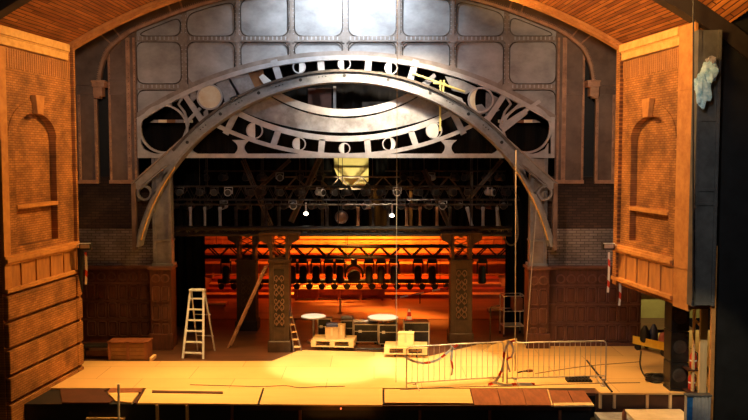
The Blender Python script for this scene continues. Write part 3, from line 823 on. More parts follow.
# moon discs: a ring with a lit part
def moon_disc(cx_, cy_, r, phase, mm='moon_white', rr=1.1):
    b = MB(); b.strip(G.arc(cx_,cy_,r-rr,0,360,28), G.arc(cx_,cy_,r,0,360,28), YF-0.05, YF+0.04)
    ring = gp('moon_ring', b, 'frame_grey')
    # phase: -1..1, terminator position; side: lit on the left when negative sign tuple
    side, term = phase
    A = []; B_ = []
    for k in range(21):
        y = -1+2*k/20; h = math.sqrt(max(0,1-y*y))
        A.append(G.p(cx_+side*h*(r-0.4), cy_+y*(r-0.4))); B_.append(G.p(cx_+side*term*h*(r-0.4), cy_+y*(r-0.4)))
    c = MB(); c.strip(A,B_,YF-0.03,YF+0.03)
    d = c.build('moon_face', M[mm]); d.parent = ring
    return ring
for a in ((299.5,67,6.6,(1,0.0)),(344.5,64,6.6,(-1,0.1)),(391,68,6.6,(-1,-0.1)),
          (254.5,130.5,8.3,(-1,-0.05)),(299,144,6.8,(-1,-0.1)),(344.5,148.5,5.8,(-1,0.1)),(389,144,6.8,(1,0.35)),(434,130.5,8.3,(-1,-0.6))):
    moon_disc(*a)
moon_disc(210, 97, 13, (1,-1), 'moon_cream', 1.6)
moon_disc(480.5, 100, 13, (-1,0.45), 'moon_cream', 1.8)
# loose plates where the ring is still open
def plate(pts, m='plate_pale', nm='loose_plate', dy=0.05):
    b = MB(); b.prism([G.p(*p) for p in pts], YF+dy, YF+dy+0.05); gp(nm, b, m)
plate([(214,82),(229,76),(243,100),(226,108),(222,92)]); plate([(228,78),(247,71),(256,90),(238,97)]); plate([(229,98),(243,93),(252,92),(240,104),(233,106)])
plate([(259,77),(263,73.5),(275,84),(266,87)],'moon_white')
plate([(247,70.5),(262,66),(266,85),(254,90)],'brown_flat',dy=0.12)
plate([(190,92),(196,88),(196,98),(190,104)]); plate([(203,112),(207,108),(208,117),(204,120)])
plate([(445,76),(462,80),(478,88),(466,94),(452,90)]); plate([(420,84),(434,73),(436,76),(427,88)]); plate([(446,92),(462,98),(468,112),(455,104)])
plate([(486,92),(500,98),(494,106),(500,110),(486,118)]); plate([(500,128),(520,112),(536,108),(520,120),(505,132)],'frame_grey')
plate([(470,106),(482,104),(489,112),(478,116)])
# big round openings in the two lower corners
for cx_, sgn in ((163.5,1),(527,-1)):
    b = MB(); b.strip(G.arc(cx_,129,22.5,0,360,40), G.arc(cx_,129,24.6,0,360,40), YF-0.04, YF+0.06); gp('round_opening', b, 'frame_grey')
    f = lambda a: cx_+sgn*(a-163.5)
    b = MB(); A = [(cx_-sgn*24*math.sin(math.radians(t)), 129-24*math.cos(math.radians(t))) for t in range(-20,91,10)]
    b.prism([G.p(*p) for p in A]+[G.p(f(139),118),G.p(f(172),101)],YF+0.02,YF+0.08); gp('corner_plate', b, 'steel_rib')
    b = MB(); A = [(cx_-sgn*24*math.sin(math.radians(t)), 129-24*math.cos(math.radians(t))) for t in range(90,160,10)]
    b.prism([G.p(*p) for p in A]+[G.p(f(152),152),G.p(f(139.5),150)],YF+0.02,YF+0.08)
    for i in range(6):
        a = f(140+8.6*i); c = f(140+8.6*(i+1))
        bb = MB(); bb.box(min(G.x(a),G.x(c)),max(G.x(a),G.x(c)),YF+0.10,YF+0.16,G.z(122.5),G.z(119.5))
        gp('tape_bar', bb, ('brown_flat','plate_pale','moon_cream')[i%3])
# brackets across the corner field
for s_ in ((186,122,200,108),(190,132,206,118),(487,120,503,134)):
    spoke(*s_, wd=3.0, nm='bracket', dy=0.05)
spoke(500,127,540,101,3.5,'bracket'); spoke(520,104,500,122,2.5,'bracket')
for sgn in (1,-1):
    b = MB(); A = [G.p(CX+sgn*(a-CX),b_) for a,b_ in ((183,96),(178,104),(184,112),(188,124),(182,140))]
    b.tube([(p[0],YF+0.05,p[1]) for p in A], 0.04); gp('bracket', b, 'frame_grey')

for px_ in (160,240,344,448,530):
    yy = 429-math.sqrt(371**2-(px_-CX)**2); b = MB(); b.box(G.x(px_-1.5),G.x(px_+1.5),YF+0.11,YP+0.07,G.z(yy+1.2),G.z(yy-1.2)); gp('wall_bracket', b, 'arch_grey')
# backing drape behind the frame
dr = MB(); A=[]
for k in range(161):
    x = G.x(130)+(G.x(562)-G.x(130))*k/160; A.append((x, YP+0.75+0.06*math.sin(k*0.9)))
vs=[]; 
n_=len(A)
dr.add([(x,y,Z(156,YP+0.7)) for x,y in A]+[(x,y,11.2) for x,y in A]+[(x,y+0.02,Z(156,YP+0.7)) for x,y in A]+[(x,y+0.02,11.2) for x,y in A],
       [(k,k+1,n_+k+1,n_+k) for k in range(n_-1)]+[(2*n_+k,3*n_+k,3*n_+k+1,2*n_+k+1) for k in range(n_-1)])
dr.build('black_drape', M['black_cloth'], label='black drape hanging directly behind the moon phase frame', cat='drape')

# brown boards glimpsed through the lens opening
for i,(a,b_,c,d) in enumerate(((306,86,330,112),(332,84,335,112),(362,100,396,112))):
    bd = MB(); bd.box(G.x(a),G.x(c),YP+0.5,YP+0.56,G.z(d),G.z(b_))
    bd.build('scenery_board', M[['board_dark','arch_grey','truss_metal'][i]], label=['brown board seen through the lens opening of the moon frame','thin grey upright seen through the lens opening of the moon frame','grey scrap plate low in the lens opening of the moon frame'][i], cat='board')

# ================================================================== IRON ARCH
YA = 23.85
K = PM(YA, 140)
iron = empty('iron_arch', (K.x(CX), YA, K.z(248)), label='wide grey iron arch rib sweeping across in front of the moon frame', cat='arch')
ip = lambda name, mb, m, **k: tow(iron, mb.build(name, M[m], **k))
b = MB(); b.strip(K.arc(CX,294,213.5,-62,62,90), K.arc(CX,294,223,-52,52,90), YA-0.02, YA+0.12); ip('web_plate', b, 'arch_grey')
b = MB(); b.strip(K.arc(CX,294,211.5,-77,77,110), K.arc(CX,294,213.8,-77,77,110), YA-0.22, YA+0.33); ip('lower_flange', b, 'arch_grey')
b = MB(); b.strip(K.arc(CX,294,222,-50,50,90), K.arc(CX,294,224.4,-50,50,90), YA-0.14, YA+0.16); ip('upper_flange', b, 'truss_metal')  # darker metal draws the shadow line along the top of the arch
for q0,q1,q2,q3 in ((-77,-50,-77,-56),(50,77,56,77)):
    b = MB(); b.strip(K.arc(CX,294,212,q0,q1,30), K.arc(CX,294,217,q2,q3,30), YA-0.02, YA+0.10); ip('leg_web', b, 'arch_grey')
rv = MB()
for k in range(-60,61):
    a = math.radians(k*0.82)
    if k % 2 == 0:
        p = K.p(CX+220.8*math.sin(a), 294-220.8*math.cos(a)); rv.rivet(p[0], YA-0.02, p[1], 0.022, 0.02)
ip('rivets', rv, 'arch_grey', kind='stuff')
for sgn in (1,-1):
    f = lambda a: CX+sgn*(a-CX)
    def bar2(name, x0,y0,x1,y1,w0,w1,m,t0=-0.03,t1=0.12):
        p=Vector((*K.p(f(x0),y0),0)); q=Vector((*K.p(f(x1),y1),0)); d=(q-p).normalized(); nn=Vector((-d.y,d.x,0))
        b=MB(); b.prism([tuple((p+nn*K.len(w0)/2).xy),tuple((q+nn*K.len(w1)/2).xy),tuple((q-nn*K.len(w1)/2).xy),tuple((p-nn*K.len(w0)/2).xy)],YA+t0,YA+t1); ip(name,b,m)
    bar2('strut', 134,187,206,125,6.5,9,'arch_grey'); bar2('strut_flange', 131.5,183.5,203,121,1.4,1.4,'steel_rib',-0.12,0.14); bar2('strut_flange', 138,190,170,163,1.2,1.2,'arch_grey',-0.10,0.14)
    x0,x1 = sorted((K.x(f(131)),K.x(f(135.2))))
    b=MB(); b.box(x0,x1,YA-0.08,YA+0.12,K.z(250),K.z(183)); ip('post', b, 'steel_brown')
    b=MB(); b.strip(K.arc(f(143.5),193,5.6,0,360,24),K.arc(f(143.5),193,7.6,0,360,24),YA-0.05,YA+0.10); ip('ring', b, 'arch_grey')
    for (x0,y0,x1,y1) in ((136,193,133,196),(143,200,140,206)): pass
    b=MB(); b.box(min(K.x(f(150)),K.x(f(157))),max(K.x(f(150)),K.x(f(157))),YA-0.02,YA+0.08,K.z(194.2),K.z(191.8)); ip('tie', b, 'arch_grey')
for sgn in (1,-1):
    for yy in (200,240):
        x0,x1 = sorted((K.x(CX+sgn*(132-CX)),K.x(CX+sgn*(134.5-CX)))); b=MB(); b.box(x0,x1,YA+0.12,YP+0.07,K.z(yy+2),K.z(yy-2)); ip('wall_bracket', b, 'arch_grey')
# small dark moon and dot inlays along the rib
for k in range(-8,9):
    a0 = k*5.75
    a = math.radians(a0)
    def inl(da, r, rad, nm):
        aa = a+math.radians(da)
        c = K.p(CX+r*math.sin(aa), 294-r*math.cos(aa)); R_=K.len(rad)
        b=MB(); b.prism([(c[0]+R_*math.cos(PI*q/6),c[1]+R_*math.sin(PI*q/6)) for q in range(12)],YA-0.035,YA-0.015); ip(nm,b,'black')
    if k%2==0: inl(0,218.4,1.7,'moon_inlay')
    else:
        for d_ in (-0.9,0,0.9): inl(d_,218.4,0.65,'dot_inlay')
# yellow edging down the inner edge of the feet
for sgn in (1,-1):
    b = MB(); pts = [K.p(CX+sgn*210.6*math.sin(math.radians(t)), 294-210.6*math.cos(math.radians(t))) for t in range(53,77,2)]
    b.tube([(p[0],YA-0.18,p[1]) for p in pts], 0.022); ip('edge_strip', b, 'cornice_cream')

# ================================================================== STAGE HOUSE: drapes, back wall, steps
def drape(x0, x1, z0, z1, Y, label, wav=0.09, pitch=0.16):
    n = max(4, int((x1-x0)/0.04)); A = [(x0+(x1-x0)*k/n, Y+wav*math.sin(2*PI*(x1-x0)*k/n/pitch/2+0.7*math.sin(k*0.13))) for k in range(n+1)]
    m = n+1
    b = MB(); b.add([(x,y,z0) for x,y in A]+[(x,y,z1) for x,y in A]+[(x,y+0.02,z0) for x,y in A]+[(x,y+0.02,z1) for x,y in A],
      [(k,k+1,m+k+1,m+k) for k in range(n)]+[(2*m+k,3*m+k,3*m+k+1,2*m+k+1) for k in range(n)]+[(0,m,3*m,2*m),(n,2*m+n,3*m+n,m+n)]
      +[(k,2*m+k,2*m+k+1,k+1) for k in range(n)]+[(m+k,m+k+1,3*m+k+1,3*m+k) for k in range(n)])
    return b.build('black_drape', M['black_cloth'], label=label, cat='drape', smooth=True)
drape(-8.6, X(206,300,27.5), -0.05, 11.2, 27.5, 'black masking drape at the left wing of the stage')
drape(X(505,300,27.5), 7.6, -0.05, 11.2, 27.5, 'black masking drape at the right wing of the stage')
drape(-8.4, 8.4, Z(236,30.2), 11.2, 30.2, 'black border drape hanging behind the rigging, above the orange glow')

YB = 36.3
MB().box(-8.6, 8.6, 25.0, 37.0, 11.2, 11.35).build('ceiling', M['black'], kind='structure')
BX = lambda px: X(px, 265, YB)
b = MB(); b.box(-8.5, 8.5, YB, YB+0.3, -0.05, 6); b.build('wall_back', M['back_orange'], kind='structure')
fz = MB(); z0 = Z(251,YB)
fz.box(BX(195),BX(515),YB-0.45,YB,z0-0.04,z0+0.04); fz.box(BX(195),BX(515),YB-0.10,YB,Z(238,YB)-0.03,Z(238,YB)+0.03); fz.box(BX(195),BX(515),YB-0.5,YB,Z(262,YB)-0.03,Z(262,YB)+0.03)
fz.box(BX(195),BX(515),YB-0.12,YB,Z(274,YB)-0.02,Z(274,YB)+0.02)
k = 200
while k < 512:
    cz = Z(244.5,YB); r = 0.11
    fz.strip([(BX(k)+r*math.cos(PI*q/8),cz+r*math.sin(PI*q/8)) for q in range(17)],[(BX(k)+(r+.03)*math.cos(PI*q/8),cz+(r+.03)*math.sin(PI*q/8)) for q in range(17)],YB-0.05,YB)
    fz.box(BX(k+4.5)-0.02,BX(k+4.5)+0.02,YB-0.06,YB,z0,Z(238,YB)); k += 9
k = 200
while k < 512:
    fz.box(BX(k)-0.05,BX(k)+0.05,YB-0.12,YB,-0.05,Z(262,YB)); k += 13.5
fz.build('wall_back_mouldings', M['back_orange'], kind='structure').name = 'trim_3'

def fpt(px, py, z=0.0): return fl(px, py, z)
# stepped platform in front of the back wall
st = empty('stepped_platform', (0, 33.4, -0.03), label='wide red stepped platform with bright tread edges in front of the back wall', cat='platform')
sx0, sx1 = X(207,295,33.5), X(503,295,33.5)
for i,(ya,h) in enumerate(((33.0,0.14),(33.5,0.28),(34.0,0.42),(34.6,0.56))):
    r = MB(); r.box(sx0, sx1, ya, 35.4 if i==3 else ya+0.62, -0.03 if i==0 else h-0.16, h-0.02); tow(st, r.build('riser', M['bench_red']))
    t = MB(); t.box(sx0-0.02, sx1+0.02, ya-0.03, ya+(0.5 if i<3 else 0.8), h-0.02, h); tow(st, t.build('tread', M['bench_top'] if i in (0,2) else M['bench_red']))  # orange treads: the brightly lit upper faces put into their colour
sb = empty('long_bench', (X(340,290,33.2), 32.7, -0.03), label='long low orange-topped bench before the stepped platform', cat='bench')
bx0, bx1 = X(293,295,32.7), X(386,295,32.7)
t = MB(); t.box(bx0,bx1,32.45,32.95,0.42,0.47); tow(sb, t.build('bench_top', M['bench_top'], bevel=0.01))
t = MB(); t.box(bx0+0.05,bx1-0.05,32.6,32.9,0.18,0.42); tow(sb, t.build('apron', M['bench_red']))
for k in range(5):
    t = MB(); xx = bx0+0.1+(bx1-bx0-0.3)*k/4; t.box(xx,xx+0.09,32.5,32.9,-0.03,0.42); tow(sb, t.build('leg', M['bench_red']))
cu = MB(); cu.chbox(-0.16,0.16,-0.12,0.12,0,0.07,0.015)
c0 = None
for k in range(11):
    xx = bx0+0.2+(bx1-bx0-0.4)*k/10
    if c0 is None:
        c0 = cu.build('cushion', M['bench_top'], label='flat pale cushion in the row lying on the long low bench', cat='cushion', group='cushions on the long bench'); c = c0
    else: c = c0.copy(); COL.objects.link(c)
    c.location = (xx, 32.72, 0.47)

# ================================================================== RIGGING
def truss(name, x0, x1, Y, zt, zb, d, label, rc=0.03, pitch=0.5, m='truss_metal', rb_=None, cat='truss'):
    root = empty(name, ((x0+x1)/2, Y, zb), label=label, cat=cat)
    rb_ = rb_ or rc*0.6
    for (yy, zz) in ((Y,zt),(Y+d,zt),(Y,zb),(Y+d,zb)):
        c = MB(); c.cyl((x0,yy,zz),(x1,yy,zz),rc,n=8); tow(root, c.build('chord', M[m], smooth=True))
    L = MB(); n = max(1,int((x1-x0)/pitch))
    for k in range(n):
        a = x0+(x1-x0)*k/n; c = x0+(x1-x0)*(k+1)/n; mm = (a+c)/2
        for yy in (Y, Y+d):
            L.cyl((a,yy,zb),(mm,yy,zt),rb_,n=5); L.cyl((mm,yy,zt),(c,yy,zb),rb_,n=5)
        L.cyl((a,Y,zb),(a,Y+d,zb),rb_,n=5); L.cyl((mm,Y,zt),(mm,Y+d,zt),rb_,n=5)
    tow(root, L.build('lacing', M[m]))
    for k in (0.12,0.5,0.88):
        x_ = x0+(x1-x0)*k; tow(root, MB().cyl((x_,Y,zt),(x_,Y,11.2),0.012,n=5).build('hanger', M[m]))
    return root
YT = 31.0
truss('lighting_truss', X(175,250,YT), X(520,250,YT), YT, Z(246.7,YT), Z(257.6,YT), 0.4, 'black box truss with zigzag lacing against the orange back wall', 0.055, 0.84, 'black_metal', 0.03)
YR = 26.6
truss('lighting_truss', X(165,186,YR), X(520,186,YR), YR, Z(186.5,YR), Z(200,YR), 0.45, 'upper brown lighting truss hanging under the moon phase frame', 0.022, 0.45, 'truss_metal', 0.012)
YBR = 25.45
truss('lighting_truss', X(165,230,YBR), X(512,230,YBR), YBR, Z(228.5,YBR), Z(234.5,YBR), 0.3, 'low black lighting bar just above the orange opening', 0.06, 0.30, 'black_metal', 0.03)
truss('lighting_truss', X(285,176,28.4), X(460,176,28.4), 28.4, Z(177,28.4), Z(189,28.4), 0.35, 'reddish brown truss crossing in front of the yellow screen', 0.025, 0.72, 'steel_brown', 0.02)
def hang(o_, pts):
    for (x_,y_,z_) in pts:
        c_ = MB().cyl((x_,y_,z_),(x_,y_,11.2),0.012,n=5).build('hanger', M['truss_metal']); c_.parent = o_
def pipe(x0,y0,x1,y1,Y0,Y1,r,m,label,name='rig_pipe'):
    p, q = at(x0,y0,Y0), at(x1,y1,Y1)
    return MB().cyl(p,q,r,n=8).build(name, M[m], label=label, cat='pipe', smooth=True)
lp_ = pipe(172,204.5,512,204.5,26.2,26.2,0.03,'truss_metal','long brown pipe the row of tube lights hangs from')
hang(lp_, [(X(px_,204.5,26.2),26.2,Z(204.5,26.2)) for px_ in (200,300,400,490)])
def girder(x0,y0,x1,y1,Y,wd,label):
    p, q = at(x0,y0,Y), at(x1,y1,Y+0.3)
    root = empty('girder', tuple(q), label=label, cat='girder')
    d = (q-p).normalized(); n_ = Vector((-d.z,0,d.x))*wd/2
    for s_ in (-1,1):
        tow(root, MB().bar(p+n_*s_,q+n_*s_,0.05,0.05).build('flange', M['steel_brown']))
    tow(root, MB().bar(p,q,0.02,wd*0.9).build('web', M['truss_metal']))
    tow(root, MB().cyl(p,(p.x,p.y,11.2),0.02,n=5).build('hanger', M['truss_metal']))
girder(243,160,271,226,27.4,0.13,'left slanting brown girder in the rigging, leaning down to the right')
girder(320,158,291,222,27.2,0.14,'slanting brown girder in the rigging left of the yellow screen')
girder(424,170,452,232,27.3,0.12,'slanting brown girder in the rigging right of the yellow screen')
girder(502,160,468,200,27.6,0.09,'slanting brown girder high in the right of the rigging')
girder(290,160,246,200,28.6,0.08,'thin slanting girder crossing behind the left of the rigging')
for i,(px_,lab) in enumerate(((262,'brown upright mast in the left of the rigging'),(322,'brown upright mast just left of the yellow screen'),(411,'brown upright mast right of the yellow screen'),(472,'brown upright mast in the right of the rigging'))):
    a = at(px_,158,28.8)
    MB().box(a.x-0.05,a.x+0.05,28.8,28.9,Z(236,28.8),11.2).build('rig_mast', M['truss_metal'], label=lab, cat='mast')

# yellow lit screen
YSN = 29.4
pts = [(334,148),(368.5,148),(368.5,181),(364,186),(350,187.5),(343,184),(336.5,174),(334,168)]
MB().prism([(X(a,b_,YSN),Z(b_,YSN)) for a,b_ in pts], YSN, YSN+0.05).build('yellow_screen', M['yellow_screen'], label='yellow lit screen panel glowing behind the rigging', cat='screen')
hang(bpy.data.objects['yellow_screen'], [(X(px_,160,YSN),YSN+0.025,Z(150,YSN)) for px_ in (338,364)])
spot('screen_light', (X(350,170,27.9), 27.6, Z(196,27.6)), (X(350,168,YSN), YSN, Z(166,YSN)), 230, (1,0.88,0.5), 60, 0.3, 0.05)  # unseen spot added to light the screen panel

# moving lights: base, yoke, head
def moving_light(h=1.0, m_='black_metal', lens='black'):
    r = empty('moving_light')
    MB().chbox(-0.17,0.17,-0.15,0.15,-0.16*h,0,0.02).build('base', M[m_], r)
    y = MB()
    for s_ in (-1,1): y.box(s_*0.19-0.025,s_*0.19+0.025,-0.05,0.05,-0.62*h,-0.12*h)
    y.box(-0.21,0.21,-0.05,0.05,-0.20*h,-0.14*h); y.build('yoke', M[m_], r, bevel=0.01)
    MB().lathe([(0.07,-0.30*h),(0.13,-0.36*h),(0.155,-0.5*h),(0.145,-0.78*h),(0.165,-0.82*h),(0.165,-0.98*h),(0.13,-1.0*h)], n=16).build('head', M[m_], r, smooth=True)
    MB().lathe([(0.12,-1.012*h),(0.12,-0.99*h)], n=16).build('lens', M[lens], r)
    return r
mv = moving_light(0.98,'black')
mpx = [226,292,303,316,329,340,369,381,394,418,432,482]
zt_ = Z(257.6,YT)-0.055
for i,px_ in enumerate(mpx):
    o = mv if i==0 else copy_tree(mv)
    o.location = (X(px_,270,YT+0.2), YT+0.2, zt_)
    tag(o, 'black moving head light hanging from the box truss before the orange back wall', 'stage light', 'moving lights under the orange-lit truss')
# the big round-headed light in the middle
r = empty('round_stage_light', (X(354,270,YT+.2), YT+0.2, zt_), label='black stage light with a round arched yoke, middle of the orange-lit truss', cat='stage light')
def onr(root, name, mb, m, **k):
    o = mb.build(name, M[m], root, **k); return o
onr(r,'base',MB().chbox(-0.13,0.13,-0.12,0.12,-0.2,0,0.02),'black_metal')
b = MB(); b.strip([(0.30*math.cos(PI*q/12),-0.62+0.30*math.sin(PI*q/12)) for q in range(13)],[(0.38*math.cos(PI*q/12),-0.62+0.42*math.sin(PI*q/12)) for q in range(13)],-0.06,0.06); b.box(-0.38,-0.30,-0.06,0.06,-0.75,-0.62); b.box(0.30,0.38,-0.06,0.06,-0.75,-0.62)
onr(r,'yoke',b,'black_metal')
onr(r,'head',MB().lathe([(0.10,0.25),(0.24,0.15),(0.27,-0.12),(0.22,-0.16)],(0,0,-0.70),18,'y'),'black_metal',smooth=True)
# dark pipe with small lanterns under them, just over the benches
pp = MB().cyl((X(218,280,32.0),32.0,Z(281,32.0)),(X(452,280,32.0),32.0,Z(281,32.0)),0.09,n=10).build('rig_pipe', M['black'], label='low black pipe of lanterns directly above the red benches', cat='pipe', smooth=True)
hang(pp, [(X(px_,281,32.0),32.0,Z(281,32.0)) for px_ in (240,346,440)])
def lantern(m_='black_metal', lens='black'):
    r = empty('lantern')
    b = MB()
    for s_ in (-1,1): b.box(s_*0.13-0.012,s_*0.13+0.012,-0.03,0.03,-0.22,0)
    b.box(-0.14,0.14,-0.03,0.03,-0.015,0.01); b.build('yoke', M[m_], r)
    MB().lathe([(0.05,0.20),(0.10,0.14),(0.115,-0.06),(0.125,-0.16),(0.10,-0.17)],(0,0,-0.17),14,'y').build('body', M[m_], r, smooth=True)
    MB().lathe([(0.095,-0.172),(0.095,-0.165)],(0,0,-0.17),14,'y').build('lens', M[lens], r)
    return r
ln = lantern('black')
k = 222; i = 0
while k < 450:
    o = ln if i==0 else copy_tree(ln); o.location = (X(k,281,32.0), 32.0, Z(281,32.0)-0.03); i += 1; k += 12.5
    tag(o, 'small black lantern in the row on the low pipe above the red benches', 'lantern', 'lanterns on the low pipe')

# tube lights in a row under the long pipe
def tube_light(bm, cm):
    r = empty('tube_light')
    MB().box(-0.03,0.03,-0.04,0.04,-0.05,0.02).build('clamp', M['black_metal'], r)
    MB().lathe([(0.035,-0.78),(0.06,-0.76),(0.065,-0.70),(0.05,-0.62),(0.05,-0.2),(0.062,-0.14),(0.065,-0.07),(0.04,-0.04)], n=12).build('tube', M[bm], r, smooth=True)
    MB().lathe([(0.05,-0.86),(0.095,-0.84),(0.10,-0.78),(0.06,-0.77)], n=12).build('collar', M[cm], r, smooth=True)
    return r
zz = Z(204.5,26.2)-0.03
ts = tube_light('silver_paint','black_metal'); ta = tube_light('amber_body','black_metal'); td = tube_light('truss_metal','black_metal')
for kind_, lst, lab, grp in ((ts,((190.5,0),(205,0),(220,0)),'silver tube light among the left three of the hanging row','silver tube lights at the left of the row'),
                        (ta,((358,0),(406.7,0),(420,0),(437,0)),'amber lit tube light in the middle of the hanging row','amber tube lights in the middle of the row'),
                        (td,((236,0),(250.5,0),(266,0),(279,0),(327,0),(373,0),(388,0),(450,0)),'dim dark tube light between the lit ones of the hanging row','dim tube lights in the row')):
    for i,(px_,t_) in enumerate(lst):
        o = kind_ if i==0 else copy_tree(kind_); o.location = (X(px_,215,26.2), 26.2, zz); tag(o, lab, 'stage light', grp)
for px_,rz,lab in ((467,0.25,'silver tube light hanging tilted at the right of the row'),(483,0,'upright silver tube light, second from the right end of the row'),(497,0.04,'silver tube light at the right end of the row beside the hanging cable')):
    o = copy_tree(ts); o.location = (X(px_-2*rz,215,26.2), 26.2, zz); o.rotation_euler = (0,-rz,0); tag(o, lab, 'stage light'); 
    if 'group' in o: del o['group']
# round fresnel lamp and two bright pendant lamps
r = empty('round_stage_light', (X(341.5,217,26.14),26.14,Z(217,26.14)), label='brown round fresnel lamp facing out, middle of the hanging row', cat='stage light')
onr(r,'housing',MB().lathe([(0.10,0.25),(0.2,0.2),(0.22,-0.05),(0.20,-0.06),(0.17,0.0)],(0,0,0),20,'y'),'steel_brown',smooth=True)
onr(r,'lens',MB().lathe([(0.165,-0.01),(0.10,-0.04),(0.02,-0.05)],(0,0,0),20,'y'),'amber_body',smooth=True)
onr(r,'bracket',MB().box(-0.03,0.03,0.05,0.1,0.2,0.42),'black_metal')
for px_,py_,lab in ((306,213.5,'small bright white lamp hanging left of the fresnel lamp'),(392,215.5,'small bright white lamp hanging right of the fresnel lamp')):
    r = empty('pendant_lamp', tuple(at(px_,py_,26.2)), label=lab, cat='lamp')
    onr(r,'bulb',MB().lathe([(0.02,-0.06),(0.07,-0.035),(0.08,0.0),(0.05,0.05)],n=12),'lamp_glow',smooth=True)
    onr(r,'holder',MB().cyl((0,0,0.05),(0,0,0.36),0.03,n=8),'silver_paint')
# many small lanterns in the dark rigging
sl_ = lantern('truss_metal','black'); sm_ = lantern('silver_paint','truss_metal'); i = 0
random.seed(11)
rows_ = ((YR+0.0,186.5,range(180,512,17)),(YR+0.45,200,range(176,510,15)),(27.9,172,range(188,330,19)),(27.9,172,range(400,510,17)))
q_ = MB().cyl((X(178,171,27.9),27.9,Z(171,27.9)),(X(332,171,27.9),27.9,Z(171,27.9)),0.03,n=8).build('rig_pipe', M['truss_metal'], label='topmost lamp pipe left of the yellow screen', cat='pipe')
hang(q_, [(X(px_,171,27.9),27.9,Z(171,27.9)) for px_ in (195,315)])
q_ = MB().cyl((X(385,171,27.9),27.9,Z(171,27.9)),(X(512,171,27.9),27.9,Z(171,27.9)),0.03,n=8).build('rig_pipe', M['truss_metal'], label='topmost lamp pipe right of the yellow screen', cat='pipe')
hang(q_, [(X(px_,171,27.9),27.9,Z(171,27.9)) for px_ in (400,500)])
for (YY,py_,xs_) in rows_:
    for px_ in xs_:
        o = sl_ if i==0 else sm_ if i==3 else copy_tree(sm_ if i%5==3 else sl_); i += 1
        o.location = (X(px_+random.uniform(-4,4),py_,YY), YY, Z(py_+0.8,YY)); o.rotation_euler = (0,0,random.uniform(-0.9,0.9))
        tag(o, 'small lantern clamped in the dark rigging under the moon phase frame', 'lantern', 'small lanterns in the dark rigging')
# hanging cable loop
pts = [at(a,b_,26.17) for a,b_ in catmull([(497,205),(500,225),(504,238),(510,245),(516,242),(518,230),(516,200),(514,170)],6)]
MB().tube(pts,0.03,n=6).build('cable_loop', M['rope'], label='thick cable hanging in a loop at the right end of the tube lights', cat='cable', smooth=True)

# ================================================================== CARVED COLUMNS
def carved_column(px0, px1, pyb, label, dark=False):
    base = fpt((px0+px1)/2, pyb, -0.05); Y = base.y
    w_ = X(px1,310,Y)-X(px0,310,Y); h = w_/2
    root = empty('carved_column', (base.x, Y+h, -0.05), label=label, cat='column')
    z = lambda py: Z(py,Y)+0.05
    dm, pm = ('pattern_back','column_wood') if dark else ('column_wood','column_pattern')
    zt, zm = z(235), z(261)
    sh_ = MB(); sh_.box(-h,h,-h+0.05,h,0,zm); onr(root,'core',sh_,dm)
    fr = MB(); q = w_*0.24
    fr.box(-h,-h+q,-h,-h+0.05,0.3,zm); fr.box(h-q,h,-h,-h+0.05,0.3,zm); fr.box(-h+q,h-q,-h,-h+0.05,0.3,0.75); fr.box(-h+q,h-q,-h,-h+0.05,zm-0.25,zm)
    onr(root,'face_frame',fr,dm,bevel=0.008)
    onr(root,'inset_panel',MB().box(-h+q,h-q,-h+0.03,-h+0.051,0.75,zm-0.25),'pattern_back')
    sc_ = MB(); zz_ = 0.9; s_ = 1; a = w_*0.17
    while zz_ < zm-0.4:
        for m in (-1,1):
            pts = []
            for k in range(15):
                t = k/14; an = t*2.1*PI; rr_ = a*(1-0.8*t)
                pts.append((m*(a*0.15+ (a-rr_*math.cos(an))*0.75), -h+0.01, zz_+s_*rr_*math.sin(an)*1.2))
            sc_.tube(pts, 0.016, n=5)
        sc_.tube([(-a*0.9,-h+0.01,zz_-0.1),(0,-h,zz_+0.02),(a*0.9,-h+0.01,zz_-0.1)],0.016,n=5)
        zz_ += 0.22; s_ = -s_
    onr(root,'carved_scrolls',sc_,pm)
    pl = MB(); pl.chbox(-h-0.05,h+0.05,-h-0.05,h+0.05,0,0.34,0.02); onr(root,'plinth',pl,dm)
    co_ = MB(); co_.box(-h-0.03,h+0.03,-h-0.03,h+0.03,zm-0.05,zm+0.03); onr(root,'collar',co_,dm)
    for sx in (-1,1):
        onr(root,'upper_post',MB().box(sx*(h-0.06)-0.045,sx*(h-0.06)+0.045,-h+0.02,h,zm,zt),dm)
        cp = MB(); cp.prism([(sx*h,zt-0.45),(sx*(h+0.06),zt-0.28),(sx*(h+0.28),zt-0.16),(sx*(h+0.30),zt),(sx*h,zt)],-h+0.02,h-0.02); onr(root,'capital_bracket',cp,dm)
    la = MB(); n = 4
    for k in range(n):
        a0, a1 = zm+(zt-zm)*k/n, zm+(zt-zm)*(k+1)/n; e = h-0.1
        la.cyl((-e,0,a0),(e,0,a1),0.02,n=5); la.cyl((e,0,a0),(-e,0,a1),0.02,n=5)
    onr(root,'lattice',la,pm)
    onr(root,'top_plate',MB().box(-h-0.3,h+0.3,-h,h,zt,zt+0.06),dm)
    return root
carved_column(269.5,289.5,352,'carved column with a scroll panel, nearest the leaning ladder')
carved_column(450.5,472,344,'carved column with a pale scroll panel on the right of the stage, behind the barriers')
carved_column(237,256,331,'darker column further upstage, left of the leaning ladder', True)

